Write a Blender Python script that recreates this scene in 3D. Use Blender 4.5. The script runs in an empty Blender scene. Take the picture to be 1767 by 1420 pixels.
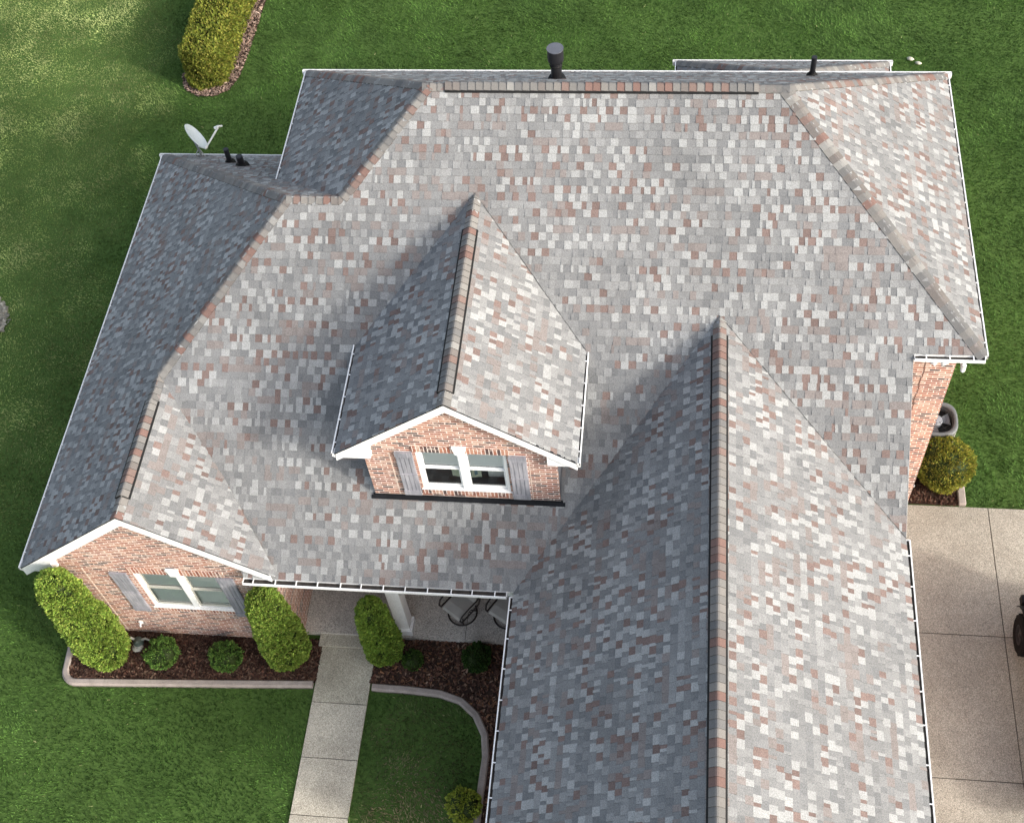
import bpy, math, random
import numpy as np
from mathutils import Vector, Matrix
random.seed(7); RNG = np.random.default_rng(11)
SC = bpy.context.scene; COL = SC.collection

# ------------------------------------------------------------------ camera, sky, sun, exposure
cd = bpy.data.cameras.new('camera'); cam = bpy.data.objects.new('camera', cd); COL.objects.link(cam)
_r = Vector((.99242887, .09529136, -.07748866)); _u = Vector((-.0351188, .82473288, .564431)); _f = Vector((-.11769284, .55743631, -.82183524))
M = Matrix((_r, _u, -_f)).transposed().to_4x4(); M.translation = (3.0753, -17.8851, 24.3150)
cam.matrix_world = M
cd.sensor_width = 36; cd.lens = 36 * 2203.2 / 1767; cd.clip_end = 2000
SC.camera = cam
SUN_EL, SUN_AZ = math.radians(24.5), math.radians(-24.5)          # azimuth from +x
sdir = Vector((math.cos(SUN_EL) * math.cos(SUN_AZ), math.cos(SUN_EL) * math.sin(SUN_AZ), math.sin(SUN_EL)))
w = bpy.data.worlds.new('World'); SC.world = w; w.use_nodes = True
nt = w.node_tree; nt.nodes.clear()
sk = nt.nodes.new('ShaderNodeTexSky'); sk.sky_type = 'NISHITA'; sk.sun_disc = False
sk.sun_elevation = SUN_EL; sk.sun_rotation = math.atan2(sdir.x, sdir.y); sk.air_density = 1.0; sk.dust_density = 4.0; sk.ozone_density = 1.0
bg = nt.nodes.new('ShaderNodeBackground'); bg.inputs['Strength'].default_value = .15
wo = nt.nodes.new('ShaderNodeOutputWorld')
hs = nt.nodes.new('ShaderNodeHueSaturation'); hs.inputs['Saturation'].default_value = .62
nt.links.new(sk.outputs[0], hs.inputs['Color']); nt.links.new(hs.outputs[0], bg.inputs[0]); nt.links.new(bg.outputs[0], wo.inputs[0])
sl = bpy.data.lights.new('sun', 'SUN'); sl.energy = 1.35; sl.angle = math.radians(5); sl.color = (1, .962, .90)
so = bpy.data.objects.new('sun', sl); COL.objects.link(so); so.rotation_euler = sdir.to_track_quat('Z', 'Y').to_euler()
SC.view_settings.view_transform = 'Standard'; SC.view_settings.look = 'None'; SC.view_settings.exposure = 1.38

# ------------------------------------------------------------------ object helpers
def tag(o, label=None, cat=None, group=None, kind=None):
    if label: o['label'] = label
    if cat: o['category'] = cat
    if group: o['group'] = group
    if kind: o['kind'] = kind
    return o
def empty(name, label, cat, loc=(0, 0, 0), rz=0, group=None):
    o = bpy.data.objects.new(name, None); COL.objects.link(o); o.location = loc; o.rotation_euler = (0, 0, rz)
    return tag(o, label, cat, group)
class MB:
    def __init__(s): s.v = []; s.f = []; s.c = []; s.m = []
    def face(s, pts, col=None, mat=0):
        n = len(s.v); s.v.extend([tuple(p) for p in pts]); s.f.append(tuple(range(n, n + len(pts)))); s.c.append(col); s.m.append(mat)
    def box(s, x0, x1, y0, y1, z0, z1, mat=0, col=None):
        n = len(s.v)
        s.v += [(x0, y0, z0), (x1, y0, z0), (x1, y1, z0), (x0, y1, z0), (x0, y0, z1), (x1, y0, z1), (x1, y1, z1), (x0, y1, z1)]
        for q in ((0, 3, 2, 1), (4, 5, 6, 7), (0, 1, 5, 4), (1, 2, 6, 5), (2, 3, 7, 6), (3, 0, 4, 7)):
            s.f.append(tuple(n + i for i in q)); s.c.append(col); s.m.append(mat)
    def obox(s, c, ax, ay, az, mat=0, col=None):       # centre and three half-axis vectors
        c, ax, ay, az = map(Vector, (c, ax, ay, az)); n = len(s.v)
        for k in (-1, 1):
            for i, j in ((-1, -1), (1, -1), (1, 1), (-1, 1)): s.v.append(tuple(c + i * ax + j * ay + k * az))
        for q in ((0, 3, 2, 1), (4, 5, 6, 7), (0, 1, 5, 4), (1, 2, 6, 5), (2, 3, 7, 6), (3, 0, 4, 7)):
            s.f.append(tuple(n + i for i in q)); s.c.append(col); s.m.append(mat)
    def prism(s, poly, d, mat=0, col=None):            # 3-D polygon swept by vector d
        d = Vector(d); a = [Vector(p) for p in poly]; b = [p + d for p in a]; k = len(a)
        s.face(a[::-1], col, mat); s.face(b, col, mat)
        for i in range(k): s.face([a[i], a[(i + 1) % k], b[(i + 1) % k], b[i]], col, mat)
    def tube(s, path, r, n=10, mat=0, col=None, closed=False):
        P = [Vector(p) for p in path]; rings = []; k = len(P)
        R = r if isinstance(r, (list, tuple)) else [r] * k
        for i in range(k):
            if closed: t = P[(i + 1) % k] - P[i - 1]
            else: t = P[min(i + 1, k - 1)] - P[max(i - 1, 0)]
            t.normalize(); a = t.cross(Vector((0, 0, 1)) if abs(t.z) < .9 else Vector((1, 0, 0))).normalized(); b = t.cross(a)
            rings.append(len(s.v))
            for j in range(n):
                th = 2 * math.pi * j / n; s.v.append(tuple(P[i] + R[i] * (math.cos(th) * a + math.sin(th) * b)))
        for i in range(k if closed else k - 1):
            r0, r1 = rings[i], rings[(i + 1) % k]
            for j in range(n):
                s.f.append((r0 + j, r0 + (j + 1) % n, r1 + (j + 1) % n, r1 + j)); s.c.append(col); s.m.append(mat)
        if not closed:
            s.f.append(tuple(rings[0] + j for j in range(n))[::-1]); s.c.append(col); s.m.append(mat)
            s.f.append(tuple(rings[-1] + j for j in range(n))); s.c.append(col); s.m.append(mat)
    def lathe(s, prof, c, ax=(0, 0, 1), n=28, mat=0, col=None, a=None, sx=1, sy=1):
        ax = Vector(ax).normalized(); c = Vector(c)
        a = Vector(a) if a else ax.orthogonal().normalized(); b = ax.cross(a); rings = []
        for (r, h) in prof:
            rings.append(len(s.v))
            for j in range(n):
                th = 2 * math.pi * j / n; s.v.append(tuple(c + ax * h + a * (r * sx * math.cos(th)) + b * (r * sy * math.sin(th))))
        for i in range(len(prof) - 1):
            for j in range(n):
                s.f.append((rings[i] + j, rings[i] + (j + 1) % n, rings[i + 1] + (j + 1) % n, rings[i + 1] + j)); s.c.append(col); s.m.append(mat)
    def build(s, name, mats, parent=None, smooth=False):
        me = bpy.data.meshes.new(name); me.from_pydata(s.v, [], s.f)
        for m in (mats if isinstance(mats, (list, tuple)) else [mats]): me.materials.append(m)
        if any(s.m): me.polygons.foreach_set('material_index', s.m)
        if any(c is not None for c in s.c):
            at = me.color_attributes.new('Col', 'FLOAT_COLOR', 'CORNER'); arr = []
            for f, c in zip(s.f, s.c):
                c = c or (.3, .3, .3); arr.extend([c[0], c[1], c[2], 1.0] * len(f))
            at.data.foreach_set('color', arr)
        if smooth: me.polygons.foreach_set('use_smooth', [True] * len(me.polygons))
        me.update(); o = bpy.data.objects.new(name, me); COL.objects.link(o)
        if parent: o.parent = parent
        return o
def np_mesh(name, V, nper, cols, mat, parent=None, normals_up=False):   # V (n*nper,3): n separate faces of nper corners
    n = len(V) // nper; me = bpy.data.meshes.new(name); me.vertices.add(len(V)); me.vertices.foreach_set('co', V.astype(np.float32).ravel())
    me.loops.add(len(V)); me.loops.foreach_set('vertex_index', np.arange(len(V), dtype=np.int32))
    me.polygons.add(n); me.polygons.foreach_set('loop_start', np.arange(0, len(V), nper, dtype=np.int32))
    me.update(calc_edges=True)
    at = me.color_attributes.new('Col', 'FLOAT_COLOR', 'CORNER')
    C = np.ones((len(V), 4), np.float32); C[:, :3] = np.repeat(cols, nper, 0); at.data.foreach_set('color', C.ravel())
    me.materials.append(mat); o = bpy.data.objects.new(name, me); COL.objects.link(o)
    if parent: o.parent = parent
    return o
def add_np_faces(o_list, *a): pass

# ------------------------------------------------------------------ materials
class G:
    def __init__(s, name, rough=.8, spec=.3):
        s.m = bpy.data.materials.new(name); s.m.use_nodes = True; s.t = s.m.node_tree; s.b = s.t.nodes['Principled BSDF']
        s.b.inputs['Roughness'].default_value = rough; s.b.inputs['Specular IOR Level'].default_value = spec
    def n(s, typ, **kw):
        k = s.t.nodes.new(typ)
        for a, v in kw.items(): setattr(k, a, v)
        return k
    def l(s, a, b): s.t.links.new(a, b)
    def math(s, op, a, b=None):
        k = s.n('ShaderNodeMath', operation=op)
        for i, x in enumerate((a, b)):
            if x is None: continue
            if isinstance(x, (int, float)): k.inputs[i].default_value = x
            else: s.l(x, k.inputs[i])
        return k.outputs[0]
    def noise(s, scale, detail=3, rough=.55, vec=None):
        k = s.n('ShaderNodeTexNoise'); k.inputs['Scale'].default_value = scale; k.inputs['Detail'].default_value = detail; k.inputs['Roughness'].default_value = rough
        s.l(vec if vec is not None else s.pos(), k.inputs['Vector']); return k.outputs[0]
    def pos(s):
        if not hasattr(s, '_p'): s._p = s.n('ShaderNodeTexCoord').outputs['Object']
        return s._p
    def ramp(s, x, stops, const=False):
        k = s.n('ShaderNodeValToRGB'); e = k.color_ramp.elements
        while len(e) < len(stops): e.new(.5)
        for el, (p, c) in zip(e, stops): el.position = p; el.color = (*c, 1)
        if const: k.color_ramp.interpolation = 'CONSTANT'
        s.l(x, k.inputs[0]); return k.outputs[0]
    def mix(s, f, a, b, mode='MIX'):
        k = s.n('ShaderNodeMix', data_type='RGBA', blend_type=mode)
        for i, x in ((0, f), (6, a), (7, b)):
            if isinstance(x, (int, float)): k.inputs[i].default_value = x
            elif isinstance(x, tuple): k.inputs[i].default_value = (*x, 1)
            else: s.l(x, k.inputs[i])
        return k.outputs[2]
    def col(s, c): 
        if isinstance(c, tuple): s.b.inputs['Base Color'].default_value = (*c, 1)
        else: s.l(c, s.b.inputs['Base Color'])
    def bump(s, h, strength=.4, dist=.01):
        k = s.n('ShaderNodeBump'); k.inputs['Strength'].default_value = strength; k.inputs['Distance'].default_value = dist
        s.l(h, k.inputs['Height']); s.l(k.outputs[0], s.b.inputs['Normal'])
def vary(name, c, amt=.2, scale=3, fine=60, rough=.6, spec=.3, metal=0):
    g = G(name, rough, spec); a = g.noise(scale); b = g.noise(fine, 2)
    d = tuple(x * (1 - amt) for x in c); e = tuple(min(1, x * (1 + amt)) for x in c)
    r1 = g.ramp(a, [(.3, d), (.7, e)]); r2 = g.ramp(b, [(.35, (.9, .9, .9)), (.65, (1.08, 1.08, 1.08))])
    g.col(g.mix(1.0, r1, r2, 'MULTIPLY')); g.b.inputs['Metallic'].default_value = metal; return g.m
def attr_mat(name, rough=.85, lo=.8, hi=1.2, scale=120, spec=.2, trans=0, big=None):
    g = G(name, rough, spec); at = g.n('ShaderNodeAttribute', attribute_name='Col')
    nz = g.ramp(g.noise(scale, 3), [(.3, (lo,) * 3), (.7, (hi,) * 3)]); c = g.mix(1.0, at.outputs['Color'], nz, 'MULTIPLY')
    if big: c = g.mix(1.0, c, g.ramp(g.noise(big[0], 4), [(.3, (big[1],) * 3), (.7, (big[2],) * 3)]), 'MULTIPLY')
    g.col(c)
    if trans:
        tb = g.n('ShaderNodeBsdfTranslucent'); g.l(c, tb.inputs[0]); ms = g.n('ShaderNodeMixShader'); ms.inputs[0].default_value = trans
        g.l(g.b.outputs[0], ms.inputs[1]); g.l(tb.outputs[0], ms.inputs[2]); g.l(ms.outputs[0], g.t.nodes['Material Output'].inputs[0])
    return g.m
def brick_mat(name, bw=.203, bh=.0677, soldier=False, base_u=0.0):
    g = G(name, .9, .15); sp = g.n('ShaderNodeSeparateXYZ'); g.l(g.pos(), sp.inputs[0])
    u = g.math('ADD', sp.outputs[0], sp.outputs[1]); u = g.math('ADD', u, 50 + base_u); v = g.math('ADD', sp.outputs[2], .03)
    if soldier: bw, bh = .0677, 5.0
    wob = g.math('MULTIPLY', g.math('SUBTRACT', g.noise(28, 2), .5), .012)
    row = g.math('FLOOR', g.math('DIVIDE', v, bh)); off = g.math('MULTIPLY', g.math('MODULO', row, 2), .5)
    cu = g.math('ADD', g.math('DIVIDE', g.math('ADD', u, wob), bw), off); colx = g.math('FLOOR', cu)
    fu = g.math('FRACT', cu); fv = g.math('FRACT', g.math('DIVIDE', g.math('ADD', v, wob), bh))
    mu = .014 / bw; mv = .0155 / bh
    mask = g.math('MULTIPLY', g.math('LESS_THAN', mu, fu), g.math('LESS_THAN', fv, 1 - mv) if not soldier else 1.0)
    cb = g.n('ShaderNodeCombineXYZ'); g.l(colx, cb.inputs[0]); g.l(row, cb.inputs[1])
    wn = g.n('ShaderNodeTexWhiteNoise', noise_dimensions='2D'); g.l(cb.outputs[0], wn.inputs['Vector'])
    c = g.ramp(wn.outputs[0], [(0, (.30, .125, .085)), (.17, (.37, .175, .118)), (.33, (.22, .095, .07)), (.45, (.41, .22, .155)), (.57, (.29, .13, .095)),
                               (.69, (.44, .29, .225)), (.78, (.085, .06, .058)), (.91, (.16, .09, .075))], True)
    c = g.mix(1.0, c, g.ramp(g.noise(45, 4), [(.3, (.78,) * 3), (.7, (1.2,) * 3)]), 'MULTIPLY')
    smear = g.math('MULTIPLY', g.math('GREATER_THAN', g.noise(9, 4, .7), .57), .48)        # mortar washed over the faces
    c = g.mix(smear, c, (.60, .485, .41))
    mort = g.ramp(g.noise(60, 2), [(.3, (.66, .545, .48)), (.7, (.84, .73, .66))])
    g.col(g.mix(mask, mort, c)); g.bump(mask, .6, .006); return g.m
m_shingle = attr_mat('asphalt_shingle', .92, .70, 1.32, 60, .12, big=(.7, .90, 1.09))
m_cap = attr_mat('ridge_shingle', .92, .85, 1.16, 70, .12)
m_brick = brick_mat('brick'); m_soldier = brick_mat('soldier_brick', soldier=True)
m_white = vary('white_paint', (.80, .80, .79), .03, 2, 40, .45, .4)
m_gutter_dark = vary('gutter_debris', (.035, .03, .026), .5, 8, 60, .9)
m_black = vary('black_metal', (.012, .012, .014), .3, 6, 60, .42, .5)
m_blackmat = vary('black_plastic', (.010, .010, .010), .3, 6, 60, .7, .2)
m_flash = vary('dark_flashing', (.010, .011, .013), .3, 5, 60, .8, .15)
m_pale = vary('pale_aluminium', (.62, .63, .60), .06, 5, 50, .5, .4)
m_tan = vary('tan_sash', (.42, .41, .36), .08, 5, 50, .5, .4)
m_dish = vary('dish_grey', (.56, .60, .60), .05, 5, 50, .4, .5)
m_lnb = vary('dish_arm', (.78, .78, .72), .05, 5, 50, .5, .4)
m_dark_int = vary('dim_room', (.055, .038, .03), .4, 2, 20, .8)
m_leaf = attr_mat('foliage', .7, .8, 1.2, 40, .25, trans=.28)
m_grassblade = attr_mat('grass_blade', .75, .85, 1.15, 30, .2, trans=.25)
m_chip = attr_mat('mulch_chip', .95, .7, 1.3, 60, .1)
m_bark = vary('bark', (.11, .08, .055), .3, 8, 60, .95)
m_sling = vary('sling_fabric', (.42, .40, .365), .08, 6, 180, .9)
m_bronze = vary('dark_bronze', (.03, .024, .02), .3, 8, 60, .5, .5)
def concrete(name, c1, c2, pebble=55, stain=.5, tone=False):
    g = G(name, .9, .2); vo = g.n('ShaderNodeTexVoronoi'); vo.inputs['Scale'].default_value = pebble; g.l(g.pos(), vo.inputs['Vector'])
    sp = g.n('ShaderNodeSeparateColor'); g.l(vo.outputs['Color'], sp.inputs[0])
    c = g.ramp(sp.outputs[0], [(0, tuple(x * .62 for x in c1)), (.3, c1), (.7, c2), (1, tuple(min(1, x * 1.35) for x in c2))])
    c = g.mix(1.0, c, g.ramp(g.noise(stain, 5, .6), [(.3, (.78, .77, .755)), (.7, (1.1, 1.1, 1.09))]), 'MULTIPLY')
    c = g.mix(1.0, c, g.ramp(g.noise(5, 5, .7), [(.3, (.9,) * 3), (.7, (1.07,) * 3)]), 'MULTIPLY')
    if tone: c = g.mix(1.0, c, g.n('ShaderNodeAttribute', attribute_name='Col').outputs['Color'], 'MULTIPLY')
    g.col(c); g.bump(vo.outputs['Distance'], .5, .006); return g.m
m_walk = concrete('exposed_aggregate_walk', (.40, .37, .305), (.51, .475, .395), 90, .8, True)
m_drive = concrete('exposed_aggregate_drive', (.275, .255, .215), (.37, .345, .295), 95, .35, True)
m_porch = concrete('porch_aggregate', (.42, .39, .35), (.54, .505, .455), 75, .8)
m_joint = vary('dark_joint', (.04, .037, .033), .3, 8, 60, .9)
m_curb = vary('stamped_curb', (.30, .255, .225), .16, 5, 45, .9)
m_earth = vary('mulch_bed', (.040, .024, .017), .45, 6, 50, .95)
def lawn_mat():
    g = G('lawn', .95, .1); sp = g.n('ShaderNodeSeparateXYZ'); g.l(g.pos(), sp.inputs[0])
    a = g.ramp(g.noise(.45, 5, .6), [(.3, (.045, .085, .02)), (.7, (.075, .13, .032))])
    b = g.ramp(g.noise(14, 4, .7), [(.3, (.6, .6, .6)), (.7, (1.3, 1.3, 1.25))]); g.col(g.mix(1.0, a, b, 'MULTIPLY')); return g.m
m_lawn = lawn_mat()
def glass_mat(name, tint=(.97, .99, .98), rough=.02):
    g = G(name); t = g.t; gl = g.n('ShaderNodeBsdfGlossy'); gl.inputs['Roughness'].default_value = rough
    tr = g.n('ShaderNodeBsdfTransparent'); tr.inputs[0].default_value = (*tint, 1); fr = g.n('ShaderNodeFresnel'); fr.inputs[0].default_value = 1.5
    mx = g.n('ShaderNodeMixShader'); g.l(g.math('ADD', g.math('MULTIPLY', fr.outputs[0], 1.0), .03), mx.inputs[0]); g.l(tr.outputs[0], mx.inputs[1]); g.l(gl.outputs[0], mx.inputs[2])
    g.l(mx.outputs[0], t.nodes['Material Output'].inputs[0]); return g.m
m_glass = glass_mat('window_glass')
def shutter_mat():
    g = G('weathered_shutter', .8, .2); mp = g.n('ShaderNodeMapping'); mp.inputs['Scale'].default_value = (26, 26, 2.2); g.l(g.pos(), mp.inputs[0])
    a = g.ramp(g.noise(1, 4, .65, mp.outputs[0]), [(.3, (.20, .205, .225)), (.7, (.35, .35, .375))]); g.col(g.mix(1.0, a, g.ramp(g.noise(2.2, 3), [(.35, (.8, .8, .82)), (.65, (1.2, 1.16, 1.16))]), 'MULTIPLY')); return g.m
m_shutter = shutter_mat()

# ------------------------------------------------------------------ value noise for scattering
_grid = RNG.random((64, 64))
def vnoise(x, y, s):
    x = np.asarray(x) * s + 100.3; y = np.asarray(y) * s + 57.7; i = np.floor(x).astype(int); j = np.floor(y).astype(int); fx = x - i; fy = y - j
    fx = fx * fx * (3 - 2 * fx); fy = fy * fy * (3 - 2 * fy); g = lambda a, b: _grid[a % 64, b % 64]
    return (g(i, j) * (1 - fx) + g(i + 1, j) * fx) * (1 - fy) + (g(i, j + 1) * (1 - fx) + g(i + 1, j + 1) * fx) * fy
def fbm(x, y, s): return (vnoise(x, y, s) + .5 * vnoise(x, y, 2.1 * s) + .25 * vnoise(x, y, 4.3 * s)) / 1.75

# ------------------------------------------------------------------ house dimensions (metres, ground at z = 0)
ZR, PF = 8.557, .7093                    # main ridge height, front pitch; ridge runs along y = 0
R1, R2 = -1.433, 5.000
ZHI, YB, XR, XL = 5.838, 3.474, 8.638, -4.940
ZLO, XLL, YLB = 3.2, -9.064, 3.521
YQ = -1.713; ZQ = ZR + PF * YQ
XG, ZG, YG = -6.427, 5.375, -7.592       # front gable
XGA, ZGA, XGL, XGR, ZGR, YGA = 4.017, 6.178, .470, 7.414, 3.950, -12.75   # garage wing
XD, ZD, YD, XDL, XDR, ZDE = -.492, 7.401, -6.335, -2.614, 1.641, 5.772   # dormer
yfront = lambda z: (z - ZR) / PF
SL = (ZG - ZLO) / (XG - XLL)             # gable pitch
XGE = XG + (ZG - ZLO) / SL
SGL = (ZGA - ZLO) / (XGA - XGL); SGR = (ZGA - ZGR) / (XGR - XGA); SD = (ZD - ZDE) / (XD - XDL)
SB = (ZR - ZHI) / YB; SLB = (ZQ - ZLO) / (YLB - YQ); SRH = (ZR - ZHI) / (XR - R2); SLH = (ZR - ZHI) / (R1 - XL)
house = empty('brick_house', 'red brick house under a large patchwork grey, white and terracotta shingle roof with dormer', 'house')

# ------------------------------------------------------------------ shingle roofs
EXPO = .143
def clip(poly, cv):
    out = poly
    k = len(cv)
    for i in range(k):
        a, b = cv[i], cv[(i + 1) % k]; inp = out; out = []
        if not inp: break
        for j in range(len(inp)):
            p, q = inp[j - 1], inp[j]
            sp = (b[0] - a[0]) * (p[1] - a[1]) - (b[1] - a[1]) * (p[0] - a[0]); sq = (b[0] - a[0]) * (q[1] - a[1]) - (b[1] - a[1]) * (q[0] - a[0])
            if sq >= 0:
                if sp < 0: t = sp / (sp - sq); out.append((p[0] + t * (q[0] - p[0]), p[1] + t * (q[1] - p[1])))
                out.append(q)
            elif sp >= 0:
                t = sp / (sp - sq); out.append((p[0] + t * (q[0] - p[0]), p[1] + t * (q[1] - p[1])))
    return out
def jit(c, a=.07):
    k = random.uniform(1 - a, 1 + a); return tuple(x * k for x in c)
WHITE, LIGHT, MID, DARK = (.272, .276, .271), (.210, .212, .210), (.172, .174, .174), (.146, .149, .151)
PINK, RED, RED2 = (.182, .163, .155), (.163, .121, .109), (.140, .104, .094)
def tabs(u0, u1, k):
    u = u0 - random.uniform(0, .4); lastred = 9
    while u < u1:
        L = random.uniform(.3, .85); kind = random.choices('ABCDE', (.40, .22, .2, .10, .08))[0]; e = u + L; hi = random.random() < .5
        while u < e:
            wd = random.choice((.05, .10, .115, .13, .14, .15, .16)) if hi else random.choice((.06, .09, .11, .14, .17, .20))
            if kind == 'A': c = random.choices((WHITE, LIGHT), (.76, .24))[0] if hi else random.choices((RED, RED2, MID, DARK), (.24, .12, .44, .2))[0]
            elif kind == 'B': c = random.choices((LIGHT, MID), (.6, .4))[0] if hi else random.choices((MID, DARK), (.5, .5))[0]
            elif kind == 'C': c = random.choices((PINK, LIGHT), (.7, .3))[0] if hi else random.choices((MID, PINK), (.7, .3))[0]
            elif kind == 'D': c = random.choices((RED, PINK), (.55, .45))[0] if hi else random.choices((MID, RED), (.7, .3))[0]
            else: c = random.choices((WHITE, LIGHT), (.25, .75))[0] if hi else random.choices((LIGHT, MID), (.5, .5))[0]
            if c in (RED, RED2):
                if lastred < 2: c = MID
                else: lastred = 0; wd = min(wd, .14)
            lastred += 1
            yield u, u + wd, jit(c), hi
            u += wd; hi = not hi
def roof_plane(mb, z0, gx, gy, polys, off=0.0):
    """shingled plane z = z0 + gx x + gy y over convex plan polygons: overlapping courses of separate tabs"""
    g = math.hypot(gx, gy); hu = Vector((-gy / g, gx / g, 0)) * -1; ev = Vector((gx / g, gy / g, g)).normalized(); n = hu.cross(ev)
    if n.z < 0: hu = -hu; n = -n
    P3 = lambda x, y: Vector((x, y, z0 + gx * x + gy * y))
    loc = []
    for pl in polys:
        q = [(P3(*p).dot(hu), P3(*p).dot(ev)) for p in pl]
        ar = sum(q[i - 1][0] * q[i][1] - q[i][0] * q[i - 1][1] for i in range(len(q)))
        loc.append(q if ar > 0 else q[::-1])
    dist = P3(0, 0).dot(n) + off
    W = lambda u, v, h: hu * u + ev * v + n * (dist + h)
    vmin = min(p[1] for q in loc for p in q); vmax = max(p[1] for q in loc for p in q)
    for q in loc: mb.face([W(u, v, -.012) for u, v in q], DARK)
    k = 0
    while vmin + k * EXPO < vmax:
        v0 = vmin + k * EXPO; v1 = v0 + EXPO; us = []
        rows = []
        for q in loc:
            c = clip([(-99, v0), (99, v0), (99, v1), (-99, v1)], q)
            if c: us += [p[0] for p in c]; rows.append((min(p[0] for p in c), max(p[0] for p in c), q))
        if us:
            rj = random.uniform(-.004, .004)
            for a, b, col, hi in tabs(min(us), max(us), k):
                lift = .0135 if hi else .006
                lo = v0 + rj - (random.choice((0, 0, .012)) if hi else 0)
                for (x0, x1, q) in rows:
                    if b < x0 or a > x1: continue
                    c = clip([(a, lo), (b, lo), (b, v1 + .01), (a, v1 + .01)], q)
                    if len(c) < 3: continue
                    H = lambda v: lift * max(0, (v1 + .012 - v)) / EXPO + .001
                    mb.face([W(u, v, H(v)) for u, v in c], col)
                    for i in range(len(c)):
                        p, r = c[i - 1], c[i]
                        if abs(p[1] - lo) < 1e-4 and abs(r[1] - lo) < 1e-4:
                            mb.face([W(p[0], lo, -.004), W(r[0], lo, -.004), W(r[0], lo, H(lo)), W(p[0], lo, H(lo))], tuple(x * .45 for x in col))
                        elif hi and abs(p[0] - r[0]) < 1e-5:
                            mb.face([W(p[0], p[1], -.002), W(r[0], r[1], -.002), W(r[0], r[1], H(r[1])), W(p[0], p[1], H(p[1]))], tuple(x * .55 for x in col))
        k += 1
CAPS = [(.255, .24, .222), (.225, .217, .205), (.19, .187, .183), (.285, .275, .256), (.235, .150, .128), (.24, .172, .150), (.205, .185, .172), (.31, .304, .287)]
CAPW = (.2, .2, .17, .1, .11, .10, .08, .04)
def ridge_caps(A, B, d1, d2, name, parent, half=.15, lift=.0):
    """overlapping folded cap shingles from A (low end) to B; d1, d2 run down the two slopes"""
    A, B, d1, d2 = map(Vector, (A, B, d1, d2)); d1 = d1.normalized(); d2 = d2.normalized(); T = (B - A); L = T.length; T.normalize()
    up = -(d1 + d2); up = up.normalized() if up.length > 1e-6 else Vector((0, 0, 1))
    mb = MB(); s = 0.0
    def sec(sv, h):
        o = A + T * sv; r = []
        for t, d in ((half, d1), (half * .55, d1), (.035, d1), (0, d1), (.035, d2), (half * .55, d2), (half, d2)):
            nrm = up if t < .05 else up
            r.append(o + d * t + up * (h + lift - (.012 if t == 0 else 0) + .004))
        return r
    while s < L - .01:
        e = min(s + EXPO + .012, L); col = tuple(.68 * x for x in jit(random.choices(CAPS, CAPW)[0], .06))
        col2 = jit(col, .1) if random.random() < .7 else random.choices(CAPS, CAPW)[0]
        a = sec(s, .020 + random.uniform(0, .003)); b = sec(e, .006)
        for i in range(6):
            mb.face([a[i], a[i + 1], b[i + 1], b[i]], col)
            mb.face([a[i] - up * .016, a[i + 1] - up * .016, a[i + 1], a[i]], tuple(x * .4 for x in col))
        for i in (0, 6): mb.face([a[i], b[i], b[i] - up * (.02 + lift), a[i] - up * (.03 + lift)], tuple(x * .5 for x in col))
        s += EXPO
    return mb.build(name, m_cap, parent)
def ridge_vent(A, B, d1, d2, parent, half=.165):
    A, B, d1, d2 = map(Vector, (A, B, d1, d2)); d1 = d1.normalized(); d2 = d2.normalized(); up = -(d1 + d2).normalized(); mb = MB()
    for d in (d1, d2):
        nrm = (up - d * up.dot(d)).normalized(); T = B - A
        mb.obox((A + B) / 2 + d * (half * .55) + nrm * .016, T / 2, d * (half * .45), nrm * .016)
    return mb.build('ridge_vent', m_blackmat, parent)
def s_dir(gx, gy):            # unit direction down the slope
    return Vector((-gx, -gy, -(gx * gx + gy * gy))).normalized()
D_FRONT = s_dir(0, PF); D_BACK = s_dir(0, -SB); D_RH = s_dir(-SRH, 0); D_LH = s_dir(SLH, 0); D_LL = s_dir(SL, 0); D_LB = s_dir(0, -SLB)
D_GR = s_dir(-SL, 0); D_AL = s_dir(SGL, 0); D_AR = s_dir(-SGR, 0); D_DL = s_dir(SD, 0); D_DR = s_dir(-SD, 0)
def perp(d, A, B):            # down-slope direction made square to a hip line
    t = (Vector(B) - Vector(A)).normalized(); d = d - t * d.dot(t); return d.normalized()
q2x = R1 - (ZR - ZQ) / SLH; q1x = XLL + (ZQ - ZLO) / SL; yJ = yfront(ZG); yP = yfront(ZLO)

mb = MB()   # main hipped roof
hipx = lambda y: R2 + (-y * PF) / SRH
low = []
fr = [[(R1, 0), (R2, 0), (hipx(YQ), YQ), (q2x, YQ)],
      [(7.414, YQ), (hipx(YQ), YQ), (XR, yfront(ZHI)), (7.414, yfront(ZHI))] if hipx(YQ) > 7.414 else [(hipx(YQ), YQ), (XR, yfront(ZHI)), (7.414, yfront(ZHI)), (7.414, -2.6)],
      [(q1x, YQ), (-2.1, YQ), (-2.1, yP), (-4.65, yP), (XG, yJ)],
      [(1.2, YQ), (hipx(YQ), YQ), (7.414, hipx and -(7.414 - R2) * SRH / PF), (7.414, -6.5), (5.5, -5.6), (1.2, yP)],
      [(-2.1, YQ), (1.2, YQ), (1.2, -4.0), (-2.1, -4.0)], [(-2.1, -6.08), (1.2, -6.08), (1.2, yP), (-2.1, yP)]]
if hipx(YQ) <= 7.414:
    yk = -(7.414 - R2) * SRH / PF
    fr[1] = [(7.414, yk), (XR, yfront(ZHI)), (7.414, yfront(ZHI))]
    fr[3] = [(1.2, YQ), (hipx(YQ), YQ), (7.414, yk), (7.414, -6.5), (5.5, yP), (1.2, yP)]
roof_plane(mb, ZR, 0, PF, fr)
roof_plane(mb, ZR, 0, -SB, [[(XL, YB), (XR, YB), (R2, 0), (R1, 0)]])
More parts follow.
